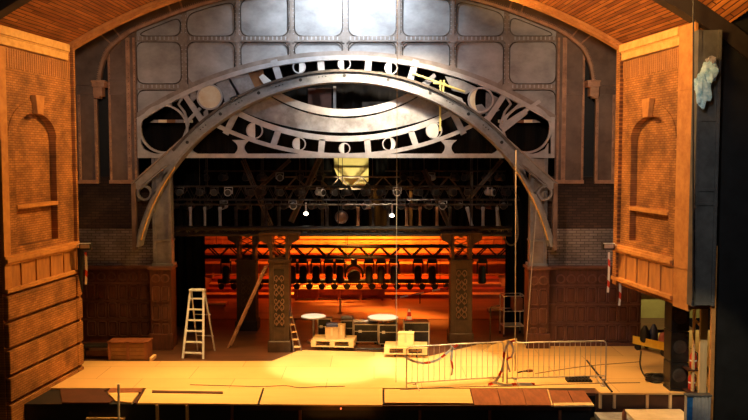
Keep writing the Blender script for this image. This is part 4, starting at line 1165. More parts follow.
# ================================================================== LADDERS
def stepladder():
    base = fpt(193,357,0); 
    root = empty('stepladder', (base.x, base.y, -0.05), -0.12, 'white aluminium stepladder standing open by the left drape', 'ladder')
    H = 1.95
    for s_ in (-1,1):
        onr(root,'front_stile',MB().bar((s_*0.31,0,0),(s_*0.20,0.42,H),0.06,0.035),'white_paint')
        onr(root,'rear_stile',MB().bar((s_*0.27+0.06,1.0,0),(s_*0.20,0.50,H),0.04,0.03),'white_paint')
    for k in range(6):
        t = (k+0.5)/6.3; hw_ = 0.31-0.11*t
        onr(root,'tread',MB().box(-hw_,hw_,0.42*t-0.02,0.42*t+0.07,H*t-0.018,H*t+0.018),'white_paint')
    onr(root,'top_cap',MB().chbox(-0.23,0.23,0.36,0.56,H-0.02,H+0.03,0.01),'white_paint')
    for k in (0.25,0.6): onr(root,'rear_brace',MB().bar((-0.3+0.07*k+0.06,1.0-0.5*k,H*k),(0.3-0.07*k+0.06,1.0-0.5*k,H*k),0.03,0.02),'white_paint')
stepladder()
def leaning_ladder():
    a, b = fpt(228,348,-0.05), None
    Yt = fpt(279,352,-0.05).y-0.1
    b = at(265,266.5,Yt)
    root = empty('leaning_ladder', tuple(a), label='long wooden ladder leaning against the carved column, seen edge-on', cat='ladder')
    d = (b-a); off = Vector((0.035,0.34,0.0))
    for s_ in (0,1): onr(root,'rail',MB().bar(off*s_,d+off*s_,0.03,0.055),'copper_edge')
    for k in range(9):
        p = d*((k+0.6)/9.6); onr(root,'rung',MB().cyl(p,p+off,0.014,n=6),'copper_edge')
leaning_ladder()
def short_ladder():
    a = fpt(300,351,0.0); top = at(289,311,a.y+0.35)
    root = empty('short_ladder', tuple(a), label='short ladder with pale treads propped right of the carved column', cat='ladder')
    d = top-a; w_ = Vector((-0.22,-0.08,0))
    for s_ in (0,1): onr(root,'rail',MB().bar(w_*s_+Vector((0.05,0,0)),d+w_*s_*0.3+Vector((0.05,0,0)),0.03,0.07),'steel_brown')
    for k in range(5):
        p = d*((k+0.6)/5.4)+Vector((0.05,0,0)); onr(root,'tread',MB().bar(p,p+w_*0.9*(1-0.1*k),0.12,0.03),'pine')
short_ladder()

# ================================================================== TABLES, CASES, PALLETS
def round_table(px_, py_, hwpx, label):
    zt = 0.78; c = fl(px_,py_,zt); r_ = hwpx*(c.y)/F
    root = empty('round_table', (c.x,c.y,-0.05), label=label, cat='table')
    onr(root,'tabletop',MB().lathe([(r_-0.02,zt+0.01),(r_,zt+0.02),(r_,zt+0.05),(r_-0.02,zt+0.06)],n=40),'white_top',smooth=True)
    onr(root,'pedestal',MB().cyl((0,0,0.04),(0,0,zt+0.01),0.04,n=12),'aluminium',smooth=True)
    onr(root,'foot',MB().lathe([(0.22,0),(0.22,0.03),(0.06,0.05)],n=24),'aluminium',smooth=True)
    return c
t1 = round_table(313.5,316,12.5,'white round table behind the pallet with the blue-topped box')
t2 = round_table(383,317,15.5,'larger white round table behind the long row of cases')
def flight_case(px0, px1, pyb, h, dep, label, z=-0.05, m='black_metal', rz=0):
    c = fl((px0+px1)/2, pyb, z); w_ = (px1-px0)*c.y/F
    root = empty('flight_case', (c.x, c.y+dep/2, z), rz, label, 'case')
    e = w_/2
    onr(root,'shell',MB().chbox(-e,e,-dep/2,dep/2,0.09,h,0.01),m)
    ed_ = MB()
    for sx in (-1,1):
        for sy in (-1,1): ed_.box(sx*e-0.015,sx*e+0.015,sy*dep/2-0.015,sy*dep/2+0.015,0.09,h)
    for zq in (0.10,h*0.66,h-0.01):
        ed_.box(-e-0.01,e+0.01,-dep/2-0.014,-dep/2+0.004,zq-0.012,zq+0.012)
    onr(root,'edging',ed_,'galvanised')
    onr(root,'latch',MB().box(-e*0.5-0.05,-e*0.5+0.05,-dep/2-0.025,-dep/2,h*0.6,h*0.72),'aluminium')
    for sx in (-1,1):
        for sy in (-1,1): onr(root,'castor',MB().cyl((sx*(e-0.08)-0.02,sy*(dep/2-0.08),0.045),(sx*(e-0.08)+0.02,sy*(dep/2-0.08),0.045),0.045,n=10),'black')
    return root
flight_case(318,331,342,0.75,0.35,'black flight case behind the left pallet')
flight_case(341,353,343,0.72,0.5,'black flight case right of the blue-topped box')
flight_case(354,378,345,0.66,0.35,'low black flight case in the middle of the row of cases')
flight_case(379,397,347,0.70,0.35,'black flight case under the larger round table')
flight_case(404,429,349,0.82,0.55,'tall black flight case at the right end of the row, by the barrier')
def pallet(px0, px1, pyb, label, rz):
    c = fl((px0+px1)/2, pyb, 0.0); w_ = (px1-px0)*c.y/F*0.97; e = w_/2; dp = 0.8
    root = empty('pallet_trolley', (c.x,c.y+dp/2,0.0), rz, label, 'pallet')
    z0 = 0.10
    for k in range(3): onr(root,'bottom_board',MB().box(-e,e,-dp/2+k*(dp-0.1)/2,-dp/2+0.1+k*(dp-0.1)/2,z0,z0+0.025),'pallet_wood')
    for i in range(3):
        for k in range(3): onr(root,'block',MB().box(-e+i*(w_-0.15)/2,-e+0.15+i*(w_-0.15)/2,-dp/2+k*(dp-0.1)/2,-dp/2+0.1+k*(dp-0.1)/2,z0+0.025,z0+0.17),'pallet_wood')
    for k in range(6): onr(root,'top_board',MB().box(-e,e,-dp/2+k*(dp-0.11)/5,-dp/2+0.11+k*(dp-0.11)/5,z0+0.17,z0+0.20),'pallet_wood')
    for sx in (-1,1):
        for sy in (-1,1): onr(root,'castor',MB().cyl((sx*e*0.5-0.02,sy*0.28,0.05),(sx*e*0.5+0.02,sy*0.28,0.05),0.05,n=10),'black')
    return root, c, dp, z0+0.20
p1,c1,dp,zp_ = pallet(311,356,350.5,'yellowish pallet on wheels carrying the box with a blue top',-0.10)
p2,c2,dp,zp_ = pallet(384,429,358,'yellowish pallet on wheels carrying the cream box',-0.06)
def carton(c, dx, w_, d_, h, m, label, lid=None, z=0.0, tape='pine'):
    root = empty('carton', (c.x+dx, c.y+0.35, z), -0.1, label, 'box')
    onr(root,'body',MB().box(-w_/2,w_/2,-d_/2,d_/2,0,h),m,bevel=0.01)
    onr(root,'flap',MB().box(-w_/2-0.01,w_/2+0.01,-d_/2-0.01,0,h,h+0.012),m)
    onr(root,'tape_strip',MB().box(-0.03,0.03,-d_/2-0.004,-d_/2,h*0.3,h),tape)
carton(c1,-0.05,0.40,0.32,0.36,'cardboard','brown cardboard box on the left pallet, under the blue bundle',z=zp_)
b = MB(); b.chbox(-0.19,0.19,-0.14,0.14,0,0.10,0.03); b.build('blue_bundle', M['blue_dark'], label='dark blue folded bundle lying on the cardboard box', cat='bundle', loc=(c1.x-0.05,c1.y+0.35,zp_+0.372))
carton(c1,0.24,0.2,0.28,0.44,'cardboard','narrow upright cardboard box beside the blue bundle on the left pallet',z=zp_)
carton(c2,0.0,0.46,0.36,0.38,'cream_box','cream box on the right pallet, by the barrier',z=zp_)
# things lying on the cases
def on_case(px_,py_,z): return fl(px_,py_,z)
for px_,Y_,z,w_,d_,h_,m_,nm,lab,cat in (
  (347,25.45,0.672,0.36,0.3,0.05,'plate_pale','folded_sheet','pale folded sheet on the case right of the blue-topped box','sheet'),
  (361,25.17,0.613,0.5,0.28,0.03,'white_top','paper_pad','long white papers on the low middle case','papers'),
  (373,25.17,0.613,0.26,0.28,0.06,'white_top','white_tray','white tray at the right end of the low middle case','tray'),
  (393,24.98,0.653,0.30,0.28,0.10,'cream_box','parts_box','small cream parts box on the case under the round table','box')):
    b = MB(); b.chbox(-w_/2,w_/2,-d_/2,d_/2,0,h_,0.012); b.build(nm, M[m_], label=lab, cat=cat, loc=(X(px_,325,Y_),Y_,z))
p = Vector((X(409,322,24.75),24.65,0.77))
r = empty('traffic_cone',(p.x,p.y,0.772),label='small red and white cone standing on the tall flight case',cat='cone')
onr(r,'cone',MB().lathe([(0.10,0.02),(0.075,0.12)],n=14),'white_top',smooth=True); onr(r,'red_band',MB().lathe([(0.075,0.12),(0.045,0.24),(0.04,0.25)],n=14),'red',smooth=True); onr(r,'tip',MB().lathe([(0.04,0.25),(0.015,0.33)],n=14),'white_top',smooth=True); onr(r,'base',MB().box(-0.13,0.13,-0.13,0.13,0,0.02),'red')
# tangled cables between cases and pallets
random.seed(4)
for i,(px_,py_,n_,lab) in enumerate(((347,340,22,'tangled black and red cables behind the left pallet'),(415,340,26,'tangle of black cables over the tall flight case'),(370,349,16,'loose black cables on the floor between the pallets'))):
    c = fl(px_,py_,0.0); c.z = 0.05 if i!=1 else 0.1
    pts = [Vector((c.x+random.uniform(-0.4,0.4), c.y-0.12+random.uniform(-0.12,0.0), max(0.02,c.z+random.uniform(-0.1,0.4) if i!=2 else 0.03+0.02*random.random()))) for _ in range(n_)]
    sp_ = catmull([tuple(p)[:2]+() for p in pts],5)
    zs = catmull([(p.z,0) for p in pts],5)
    MB().tube([(a[0],a[1],max(0.0,z_[0])) for a,z_ in zip(sp_,zs)],0.02,n=5).build('cable_tangle', M['black'], label=lab, cat='cables', smooth=True)

# crate, bench and block by the left panelling
c = fl(128,360,0.0)
r = empty('wooden_crate', (c.x,c.y+0.25,0), label='brown slatted wooden crate in front of the left panelling', cat='crate')
e = 20*c.y/F
for k in range(4): onr(r,'slat',MB().box(-e,e,-0.25,-0.23,0.02+0.12*k,0.12+0.12*k),'brown_flat')
for sx in (-1,0,1): onr(r,'batten',MB().box(sx*(e-0.04)-0.04,sx*(e-0.04)+0.04,-0.27,-0.25,0,0.52),'board_brown')
onr(r,'body',MB().box(-e,e,-0.23,0.25,0,0.47),'board_brown'); onr(r,'lid',MB().box(-e-0.02,e+0.02,-0.27,0.27,0.50,0.53),'board_brown')
c = fl(95,359,0.0)
r = empty('low_bench', (c.x,c.y+0.3,0), label='low black bench left of the wooden crate', cat='bench')
onr(r,'seat',MB().chbox(-0.42,0.42,-0.2,0.2,0.30,0.36,0.01),'black_metal')
for sx in (-1,1): onr(r,'leg',MB().box(sx*0.36-0.03,sx*0.36+0.03,-0.17,0.17,0,0.30),'black_metal')
onr(r,'panel',MB().box(-0.38,0.38,-0.1,-0.07,0.03,0.2),'brown_flat')
c = fl(151,361,0.0); MB().chbox(-0.05,0.05,-0.2,0.2,0,0.1,0.008).build('wood_block', M['pine'], label='short pine block standing right of the wooden crate', cat='block', loc=(c.x,c.y+0.2,0))

# ================================================================== BARRIERS
def barrier(pa, pb, n, label):
    a, b_ = fl(*pa), fl(*pb); L = (b_-a).length; rz = math.atan2(b_.y-a.y,b_.x-a.x)
    root = empty('crowd_barrier', tuple(a), rz, label, 'barrier')
    H = 1.06; r_ = 0.1
    pts = [(0,0,0.0),(0,0,H-r_)]+[(r_-r_*math.cos(PI/2*k/5),0,H-r_+r_*math.sin(PI/2*k/5)) for k in range(1,6)]+[(L-r_+r_*math.sin(PI/2*k/5),0,H-r_+r_*math.cos(PI/2*k/5)) for k in range(0,6)]+[(L,0,0.0)]
    onr(root,'frame_tube',MB().tube(pts,0.019,n=8),'galvanised',smooth=True)
    onr(root,'bottom_rail',MB().cyl((0,0,0.14),(L,0,0.14),0.016,n=8),'galvanised')
    for k in range(1,n): onr(root,'upright_bar',MB().cyl((L*k/n,0,0.14),(L*k/n,0,H),0.0075,n=6),'galvanised')
    for x_ in (0.25,L-0.25): onr(root,'foot',MB().tube([(x_,-0.3,0.012),(x_,-0.05,0.08),(x_,0,0.14),(x_,0.05,0.08),(x_,0.3,0.012)],0.015,n=6),'galvanised')
barrier((406.5,388.5),(503,382),18,'left crowd barrier with red and white tape tied to it')
barrier((507,383.5),(605.5,381),19,'right crowd barrier in front of the right wood panelling')
m, nt, bs = base_nodes('tape')
tc = N(nt,'ShaderNodeTexCoord'); wv = N(nt,'ShaderNodeTexWave'); wv.inputs['Scale'].default_value = 1.1; wv.bands_direction = 'DIAGONAL'
cr = N(nt,'ShaderNodeValToRGB'); cr.color_ramp.interpolation = 'CONSTANT'; cr.color_ramp.elements[1].position = 0.78
cr.color_ramp.elements[0].color = (0.9,0.86,0.76,1); cr.color_ramp.elements[1].color = (0.75,0.06,0.02,1)
nt.links.new(tc.outputs['Object'], wv.inputs[0]); nt.links.new(wv.outputs[1], cr.inputs[0]); nt.links.new(cr.outputs[0], bs.inputs['Base Color']); M['tape'] = m
def tape(pts, label, wd=0.06, n=6):
    P = [Vector(p) for p in pts]
    S = [Vector((*a,0)) for a in catmull([tuple(p.xy) for p in P],n)]; zs = catmull([(p.z,0) for p in P],n)
    for s_, z_ in zip(S,zs): s_.z = z_[0]
    b = MB(); vs=[]
    for k,p in enumerate(S):
        d = (S[min(k+1,len(S)-1)]-S[max(0,k-1)]).normalized(); u = d.cross(Vector((0,1,0)));
        u = (u.normalized() if u.length>0.1 else Vector((0,0,1)))*wd/2; t_ = Vector((0,0.004,0))
        vs += [p-u,p+u,p+u+t_,p-u+t_]
    fs=[]
    for k in range(len(S)-1):
        for i_ in range(4):
            j=(i_+1)%4; fs.append((4*k+i_,4*k+j,4*k+4+j,4*k+4+i_))
    fs += [(0,1,2,3),(len(vs)-1,len(vs)-2,len(vs)-3,len(vs)-4)]
    b.add(vs,fs); return b.build('barrier_tape', M['tape'], label=label, cat='tape')
yb = fl(455,386).y-0.04
tape([at(a,b_,yb) for a,b_ in ((458,344.5),(447,353),(437,360),(425,363),(413,361),(404,356))],'red and white tape sagging from the top of the left barrier')
tape([at(a,b_,yb) for a,b_ in ((452,345),(452,352),(451.5,360),(452.5,368),(451.5,375))],'red and white tape end hanging straight down from the left barrier',0.05)
yb = fl(505,384).y-0.06
tape([at(a,b_,yb) for a,b_ in ((516,340),(508,344),(504,354),(503,366),(499,376),(495,383))],'cream and red tape bundle hanging at the joint of the two barriers',0.06)
tape([at(a,b_,yb-0.03) for a,b_ in ((508,341),(513,347),(512,356),(507,360),(510,372))],'loop of tape around the joint of the two barriers',0.05)
yy_ = fl(500,386).y
tape([(X(488,386,yy_),yy_,0.03),(X(496,386,yy_),yy_+0.1,0.05),(X(506,386,yy_),yy_-0.05,0.03),(X(518,386,yy_),yy_+0.06,0.04),(X(535,386,yy_),yy_+0.05,0.03)],'crumpled red and white tape lying on the deck at the foot of the barriers',0.07)

# ================================================================== DECK CLUTTER AND LOOSE SHEETS
def sheet(pts, m, label, z=0.0, th=0.04, nm='plywood_sheet', cat='sheet'):
    P = px_poly(pts, z); cx_ = sum(p[0] for p in P)/len(P); cy_ = sum(p[1] for p in P)/len(P)
    b = MB(); b.prismz([(p[0]-cx_,p[1]-cy_) for p in P], -th, 0); return b.build(nm, M[m], label=label, cat=cat, loc=(cx_,cy_,z))
sheet([(146,388.2),(262.5,388.2),(257,404),(137.5,403)],'ply_sheet','long plywood sheet with a dark slot cut in it, at the front edge left')
sheet([(264.5,388.2),(382.5,388.2),(382.5,405),(259.5,404.2)],'ply_sheet','plain plywood sheet at the front edge, middle of the stage')
sheet([(384.5,389),(469.5,388.6),(473,403),(384.5,402.5)],'ply_sheet','plywood sheet at the front edge beside the brown boards')
for i,(a,b_,c,d,lab) in enumerate(((470.5,497,501,474.5,'brown board next to the plywood, first of the row at the front edge'),(497.4,522,526.5,501.4,'brown board, second in the row at the front edge'),(522.4,546.5,551,526.9,'brown board, third in the row at the front edge'))):
    sheet([(a,388.4),(b_,388.8),(c,405),(d,405)],'board_brown',lab,nm='brown_board',cat='board')
sheet([(548.5,390),(567,390.3),(573,402.5),(553,402.5)],'board_brown','brown board right of the pale edging strip',nm='brown_board',cat='board')
sheet([(567.8,390.3),(584,390.6),(592,402),(573.8,402.5)],'board_brown','rightmost brown board at the front edge',nm='brown_board',cat='board')
sheet([(553,402.7),(592,402.4),(594,405),(554,405.5)],'pine','pale pine strip along the front of the rightmost brown boards',nm='edge_strip',cat='strip')
sheet([(546.9,388.8),(548.2,388.8),(552.8,405),(551.4,405)],'pine','thin pale strip between the third brown board and the next',nm='edge_strip',cat='strip')
sheet([(60,388.2),(109,388.2),(104,391),(113,400),(109,402.5),(62,402.5)],'board_dark','dark brown board at the foot of the left brick wall',nm='brown_board',cat='board')
sheet([(110.5,388.2),(143,388.2),(140.5,392),(107,392)],'board_brown','reddish board strip left of the slotted plywood sheet',nm='brown_board',cat='board')
sheet([(108,392.5),(138.5,392.5),(131.5,402.5),(116,401)],'ply_sheet','small tapered plywood offcut left of the slotted plywood sheet')
sheet([(142,391),(144.5,391),(136,403),(133.5,403)],'board_dark','thin dark batten beside the slotted plywood sheet',nm='batten',cat='batten')
b = MB(); p = px_poly([(152,391),(223,392.2),(223,394),(152,393)],0.0); cx_,cy_ = p[0]; b.prismz([(a-cx_,q-cy_) for a,q in p],0,0.02)
b.build('batten', M['board_dark'], label='long dark batten lying on the slotted plywood sheet', cat='batten', loc=(cx_,cy_,0.0))
# carcass under the front sheets and risers
yF = fl(344,404).y
b = MB(); b.box(XL-1.5, X(592,404,yF), yF+0.12, ye, ZP-0.1, -0.042); 
b.build('trim_4', M['black'], kind='structure')
x = XL-0.2; i = 0
# joists that show below the front edge
for px_ in (157,187,232,300,420,490,560):
    p = at(px_,412,yF+0.05); MB().box(p.x-0.03,p.x+0.03,yF+0.03,yF+0.12,ZP-0.1,-0.042).build('deck_post', M['pine'] if px_<200 else M['board_brown'], label='short timber post under the front edge of the deck', cat='post', group='posts under the front edge')
MB().box(X(240,406,yF),X(592,406,yF),yF+0.02,yF+0.06,-0.16,-0.045).build('edge_beam', M['board_dark'], label='long dark beam along the underside of the front edge', cat='beam')
yd = yr
b = MB(); b.box(X(597,400,yd), 9.2, yd+0.10, yd+0.16, ZP-0.1, -0.045); b.build('trim_5', M['board_dark'], kind='structure')
for px_ in (601,615,648,671):
    p = at(px_,400,yd); MB().box(p.x-0.03,p.x+0.03,yd+0.02,yd+0.10,ZP+0.15,-0.045).build('deck_post', M['pine'], label='short pale post under the right end of the deck', cat='post', group='posts under the right end of the deck')
MB().box(X(628,410,yd)-0.1, X(676,410,yd)+0.1, 18.2, yd+0.0, ZP+0.05, ZP+0.15).build('cream_platform', M['pit_cream'], label='cream lower platform below the right end of the deck', cat='platform')
MB().box(X(592,410,yd), X(627,410,yd)-0.12, 18.2, yd-0.2, ZP+0.03, ZP+0.13).build('cream_platform', M['plate_pale'], label='greyish lower platform left of the cream one, at the bottom edge', cat='platform')
p = fl(341,411,ZP+0.1); MB().box(X(311,411,p.y), X(372,411,p.y), 17.6, p.y, ZP, ZP+0.1).build('cream_platform', M['ply_sheet'], label='small pale platform below the middle of the front edge', cat='platform')
p = fl(115,409,-0.35); MB().box(X(96,411,p.y), X(133,411,p.y), p.y-0.7, p.y, -0.40, -0.35).build('plywood_shelf', M['ply_edge'], label='orange-lit plywood shelf below the front edge at bottom left', cat='shelf')
MB().box(X(99,411,p.y)+0.0, X(130,411,p.y), p.y-0.6, p.y-0.1, ZP-0.1, -0.40).build('shelf_support', M['board_brown'], label='brown carcass under the plywood shelf at bottom left', cat='support')
# small red cue light and bottle by the front
r = empty('cue_light', (X(341,409,yF),yF,-0.10), label='tiny red cue light under the middle of the front edge', cat='light')
onr(r,'housing',MB().box(-0.04,0.04,-0.02,0.02,-0.03,0.03),'black_metal'); onr(r,'lamp',MB().lathe([(0.02,-0.03),(0.02,-0.02)],n=10,axis='y'),'lamp_red')
p = fl(625,419,ZP+0.15); MB().lathe([(0.05,0),(0.055,0.02),(0.055,0.17),(0.02,0.22),(0.02,0.26)],n=14).build('bottle', M['board_brown'], label='small dark bottle on the greyish lower platform at the bottom edge', cat='bottle', loc=(p.x-0.02,p.y+0.0,ZP+0.13), smooth=True)

# grille box on the deck
c = fl(580,382.5,0.0)
r = empty('floor_grille', (c.x,c.y+0.14,0), label='black slotted grille box lying behind the right barrier', cat='grille')
e = 12.5*c.y/F
onr(r,'tray',MB().box(-e,e,-0.14,0.14,0,0.05),'black'); 
for k in range(7): onr(r,'slot_bar',MB().box(-e+0.04+k*(2*e-0.12)/6,-e+0.08+k*(2*e-0.12)/6,-0.14,0.14,0.05,0.08),'black_metal')
onr(r,'rim',MB().box(-e,e,0.12,0.15,0.05,0.085),'black_metal')
a, b_ = fl(587,360.5,0.03), fl(612,391.5,0.03); MB().cyl(a,b_,0.025,n=8).build('lying_pole', M['black_metal'], label='thin black pole lying across the deck behind the right barrier', cat='pole', smooth=True)
c = fl(603,386,0); MB().lathe([(0.07,0),(0.07,0.02),(0.02,0.03),(0.015,0.14),(0.05,0.16),(0.05,0.19)],n=12).build('door_stop', M['galvanised'], label='small metal stand at the end of the lying pole', cat='stand', loc=(c.x,c.y,0), smooth=True)
c = fl(527,372,0)
r = empty('hand_tool',(c.x,c.y,0.0),0.4,'small dark hand tool on the deck behind the right barrier','tool')
onr(r,'handle',MB().tube([(-0.3,0,0.02),(-0.1,0.02,0.03),(0,0,0.03)],0.02,n=6),'black'); onr(r,'head',MB().chbox(0,0.16,-0.05,0.05,0,0.06,0.01),'board_brown')
# cables on the deck
def floor_cable(pts, r_, label, m='black', z=None, n=8, name='floor_cable'):
    P = [tuple(fl(*p).xy) for p in pts]; S = catmull(P, n); z = r_ if z is None else z
    return MB().tube([(a,b_,z) for a,b_ in S], r_, n=6).build(name, M[m], label=label, cat='cable', smooth=True)
floor_cable([(641,352),(640,364),(643,374),(650,382),(660,383),(668,378)],0.02,'black cable curving from the right edge of the deck to the coil')
floor_cable([(400,390),(430,388.6),(470,386.8),(510,386.5),(550,385),(600,383.5),(640,383)],0.009,'thin cable running along the front of the deck past the barriers')
floor_cable([(190,385),(225,386),(262,386.8),(285,386),(300,388),(320,387),(345,386.6)],0.009,'thin wavy cable along the front of the deck at left')
floor_cable([(535,374),(560,370),(590,366),(640,362)],0.008,'thin wire on the deck behind the right barrier')
c = fl(661,381,0); b = MB(); random.seed(3); pts=[]
for k in range(120):
    a = k*0.42; rr_ = 0.26+0.08*math.sin(k*0.7); pts.append((rr_*math.cos(a)*1.25, rr_*math.sin(a)*0.8, 0.03+0.10*k/120+0.015*math.sin(k*1.3)))
b.tube(pts,0.022,n=6).build('cable_coil', M['black_metal'], label='heap of coiled black cable at the right end of the deck', cat='cable', loc=(c.x,c.y,0), smooth=True)
c = fl(651,377,0); pts=[(0.16*math.cos(k*0.45),0.12*math.sin(k*0.45),0.02+0.05*k/60) for k in range(60)]
MB().tube(pts,0.016,n=6).build('cable_coil', M['black'], label='smaller coil of cable left of the big cable heap', cat='cable', loc=(c.x,c.y,0), smooth=True)

# cage trolley by the right pier
c = fl(514,337,-0.05)
r = empty('wire_trolley',(c.x,c.y,-0.05),0.08,'grey tubular trolley frame standing left of the right wood pier','trolley')
w_ = 10.5*c.y/F
for sx in (-1,1):
    for sy in (0,0.55): onr(r,'post',MB().cyl((sx*w_,sy,0.06),(sx*w_,sy,1.35),0.02,n=8),'galvanised')
for z_ in (0.35,0.85,1.35):
    for q in ((-w_,0,w_,0),(-w_,0.55,w_,0.55),(-w_,0,-w_,0.55),(w_,0,w_,0.55)): onr(r,'rail',MB().cyl((q[0],q[1],z_),(q[2],q[3],z_),0.017,n=6),'galvanised')
onr(r,'shelf',MB().box(-w_,w_,0,0.55,0.33,0.35),'galvanised')
onr(r,'box',MB().box(w_*0.0,w_*0.9,0.1,0.5,0.85,1.25),'board_brown')
for sx in (-1,1):
    for sy in (0,0.55): onr(r,'castor',MB().cyl((sx*w_-0.02,sy,0.05),(sx*w_+0.02,sy,0.05),0.05,n=10),'black')
# yellow curved cart / tarp behind barriers
c = fl(496,352,0)
r = empty('yellow_cart',(c.x,c.y,0),0.0,'pale yellow sloping ramp board left of the barrier joint','ramp')
e = 0.42
onr(r,'board',MB().prism([(-0.45,0.0),(0.62,0.0),(0.62,0.42),(0.3,0.36),(-0.1,0.22)],-0.02,0.02),'cream_box')
onr(r,'strut',MB().bar((0.5,0.02,0.3),(0.5,0.45,0.0),0.05,0.05),'pine')

# amber tray glow upstage left and right: small open boxes under work lamps
for px_,py_,lab in ((217,302,'open orange tray on the upstage floor, left of the dark column'),(498,308,'open orange tray on the upstage floor, right of the right carved column')):
    c = fl(px_,py_,0.12); r = empty('orange_tray',(c.x,c.y,-0.03),0,lab,'tray')
    onr(r,'bottom',MB().box(-0.38,0.38,-0.25,0.25,0.08,0.14),'bench_top'); 
    for sx in (-1,1): onr(r,'runner',MB().box(sx*0.34-0.04,sx*0.34+0.04,-0.25,0.25,0,0.08),'bench_red')
# thin stand right of the right carved column
c = fl(490,345,-0.05)
r = empty('music_stand',(c.x,c.y,-0.05),0,'thin dark stand with a bent top, right of the right carved column','stand')
onr(r,'pole',MB().tube([(0,0,0.03),(0,0,1.15),(0.04,0,1.22),(0.3,0,1.26)],0.015,n=6),'black_metal'); onr(r,'foot',MB().lathe([(0.18,0),(0.18,0.02),(0.03,0.03)],n=16),'black_metal')
c = fl(337,312,-0.03)
r = empty('short_bollard',(X(340,312,29.5),29.8,-0.03),0,'short orange post standing in front of the long low bench','post')
onr(r,'post',MB().cyl((0,0,0.02),(0,0,0.55),0.04,n=10),'bench_top'); onr(r,'foot',MB().lathe([(0.12,0),(0.12,0.02),(0.04,0.03)],n=14),'bench_red')
# white/red striped pole lying upstage right
a, b_ = at(392,299,31.8), at(448,287.5,31.8)
r = empty('striped_pole', tuple(a), label='red and white striped pole leaning upstage behind the right carved column', cat='pole')
d = b_-a
for k in range(7): onr(r,'stripe',MB().cyl(d*k/7,d*(k+1)/7,0.035,n=8),'white_top' if k%2 else 'red')
onr(r,'stand',MB().cyl((d.x/2,0,d.z/2),(d.x/2,0.0,-a.z-0.03),0.02,n=6),'black_metal')

# ================================================================== RIGHT WING
YW = 29.0
b = MB(); b.box(X(640,300,YW)-0.3, X(706,300,YW), YW, YW+0.2, -0.05, 4.5); b.build('wall_right', M['olive_wall'], kind='structure')
b = MB(); b.box(X(640,285,YW), X(704,285,YW), YW-0.12, YW, Z(294,YW)-0.03, Z(294,YW)+0.03); b.build('wall_pipe', M['board_dark'], label='dark pipe running along the olive yellow wall', cat='pipe')
area('olive_wall_fill', (9.3, 26.2, 4.6), (10.5, 29.0, 1.4), 150, (1.0,0.80,0.36), 0.5, 0.5, 150)  # unseen fill added to brighten the olive wall and wing equipment
b = MB(); b.box(8.4, 13, 17.9, 27, -0.12, -0.05); b.build('floor', M['floor_dark'], kind='structure')
# yellow trolley with bags
c = fl(655,352,0.0)
r = empty('yellow_trolley',(c.x,c.y,0),-0.95,'bright yellow platform trolley loaded with bags at the right end of the deck','trolley')
onr(r,'platform',MB().box(-0.6,0.6,-0.25,0.25,0.22,0.30),'yellow',bevel=0.01)
for sx in (-1,1):
    for sy in (-1,1): onr(r,'wheel',MB().cyl((sx*0.45,sy*0.22-0.03,0.1),(sx*0.45,sy*0.22+0.03,0.1),0.1,n=14),'black')
onr(r,'side_rail',MB().box(-0.6,0.6,-0.27,-0.25,0.18,0.42),'yellow')
def bag(dx,dy,w_,h,m,label):
    b = MB(); n=14; prof=[(0.5,0),(0.55,0.15),(0.5,0.55),(0.36,0.85),(0.14,1.0)]
    for k,(r_,h_) in enumerate(prof): pass
    b.lathe([(r_*w_,h_*h) for r_,h_ in prof],n=12)
    o = b.build('bag', M[m], label=label, cat='bag', loc=(c.x+dx,c.y+dy,0.30), smooth=True)
    tx = o.modifiers.new('d','DISPLACE'); t_ = bpy.data.textures.new('cr','CLOUDS'); t_.noise_scale=0.15; tx.texture=t_; tx.strength=0.08
    return o
bag(-0.28,0.10,0.26,0.48,'black','tall black bag at the left of the yellow trolley'); bag(-0.02,0.10,0.24,0.52,'blue_dark','dark blue bag in the middle of the yellow trolley'); bag(0.26,0.0,0.30,0.30,'pink','pink bag at the right of the yellow trolley')
# loudspeaker stack on a dolly
YS = 19.6
for i,(py0,py1,lab) in enumerate(((303,331,'black loudspeaker cabinet, top one of the stack under the hanging brick wall'),(331.5,362,'black loudspeaker cabinet, second from the top of the stack'),(362.5,388,'black loudspeaker cabinet, third from the top of the stack'),(388.5,408,'black loudspeaker cabinet, bottom one of the stack'))):
    x0, x1 = X(671,350,YS), X(689,350,YS); z1, z0 = Z(py0,YS), Z(py1,YS)
    r = empty('loudspeaker',((x0+x1)/2, YS, z0), 0, lab, 'loudspeaker'); w_ = (x1-x0)/2; h = z1-z0-0.008
    onr(r,'cabinet',MB().chbox(-w_,w_,0,0.5,0,h,0.012),'black_metal')
    onr(r,'cone',MB().lathe([(min(w_,h/2)*0.78,-0.012),(min(w_,h/2)*0.70,-0.02),(min(w_,h/2)*0.25,0.0),(0.03,-0.01)],(0,0,h/2),20,'y'),'truss_metal',smooth=True)
    onr(r,'handle',MB().box(w_*0.55,w_*0.9,-0.015,0.0,h*0.85,h*0.92),'truss_metal')
z0 = Z(408,YS); MB().box(X(669,350,YS),X(691,350,YS),YS-0.05,YS+0.55,ZP-0.1,z0-0.002).build('speaker_plinth', M['board_dark'], label='dark plinth under the loudspeaker stack', cat='plinth')
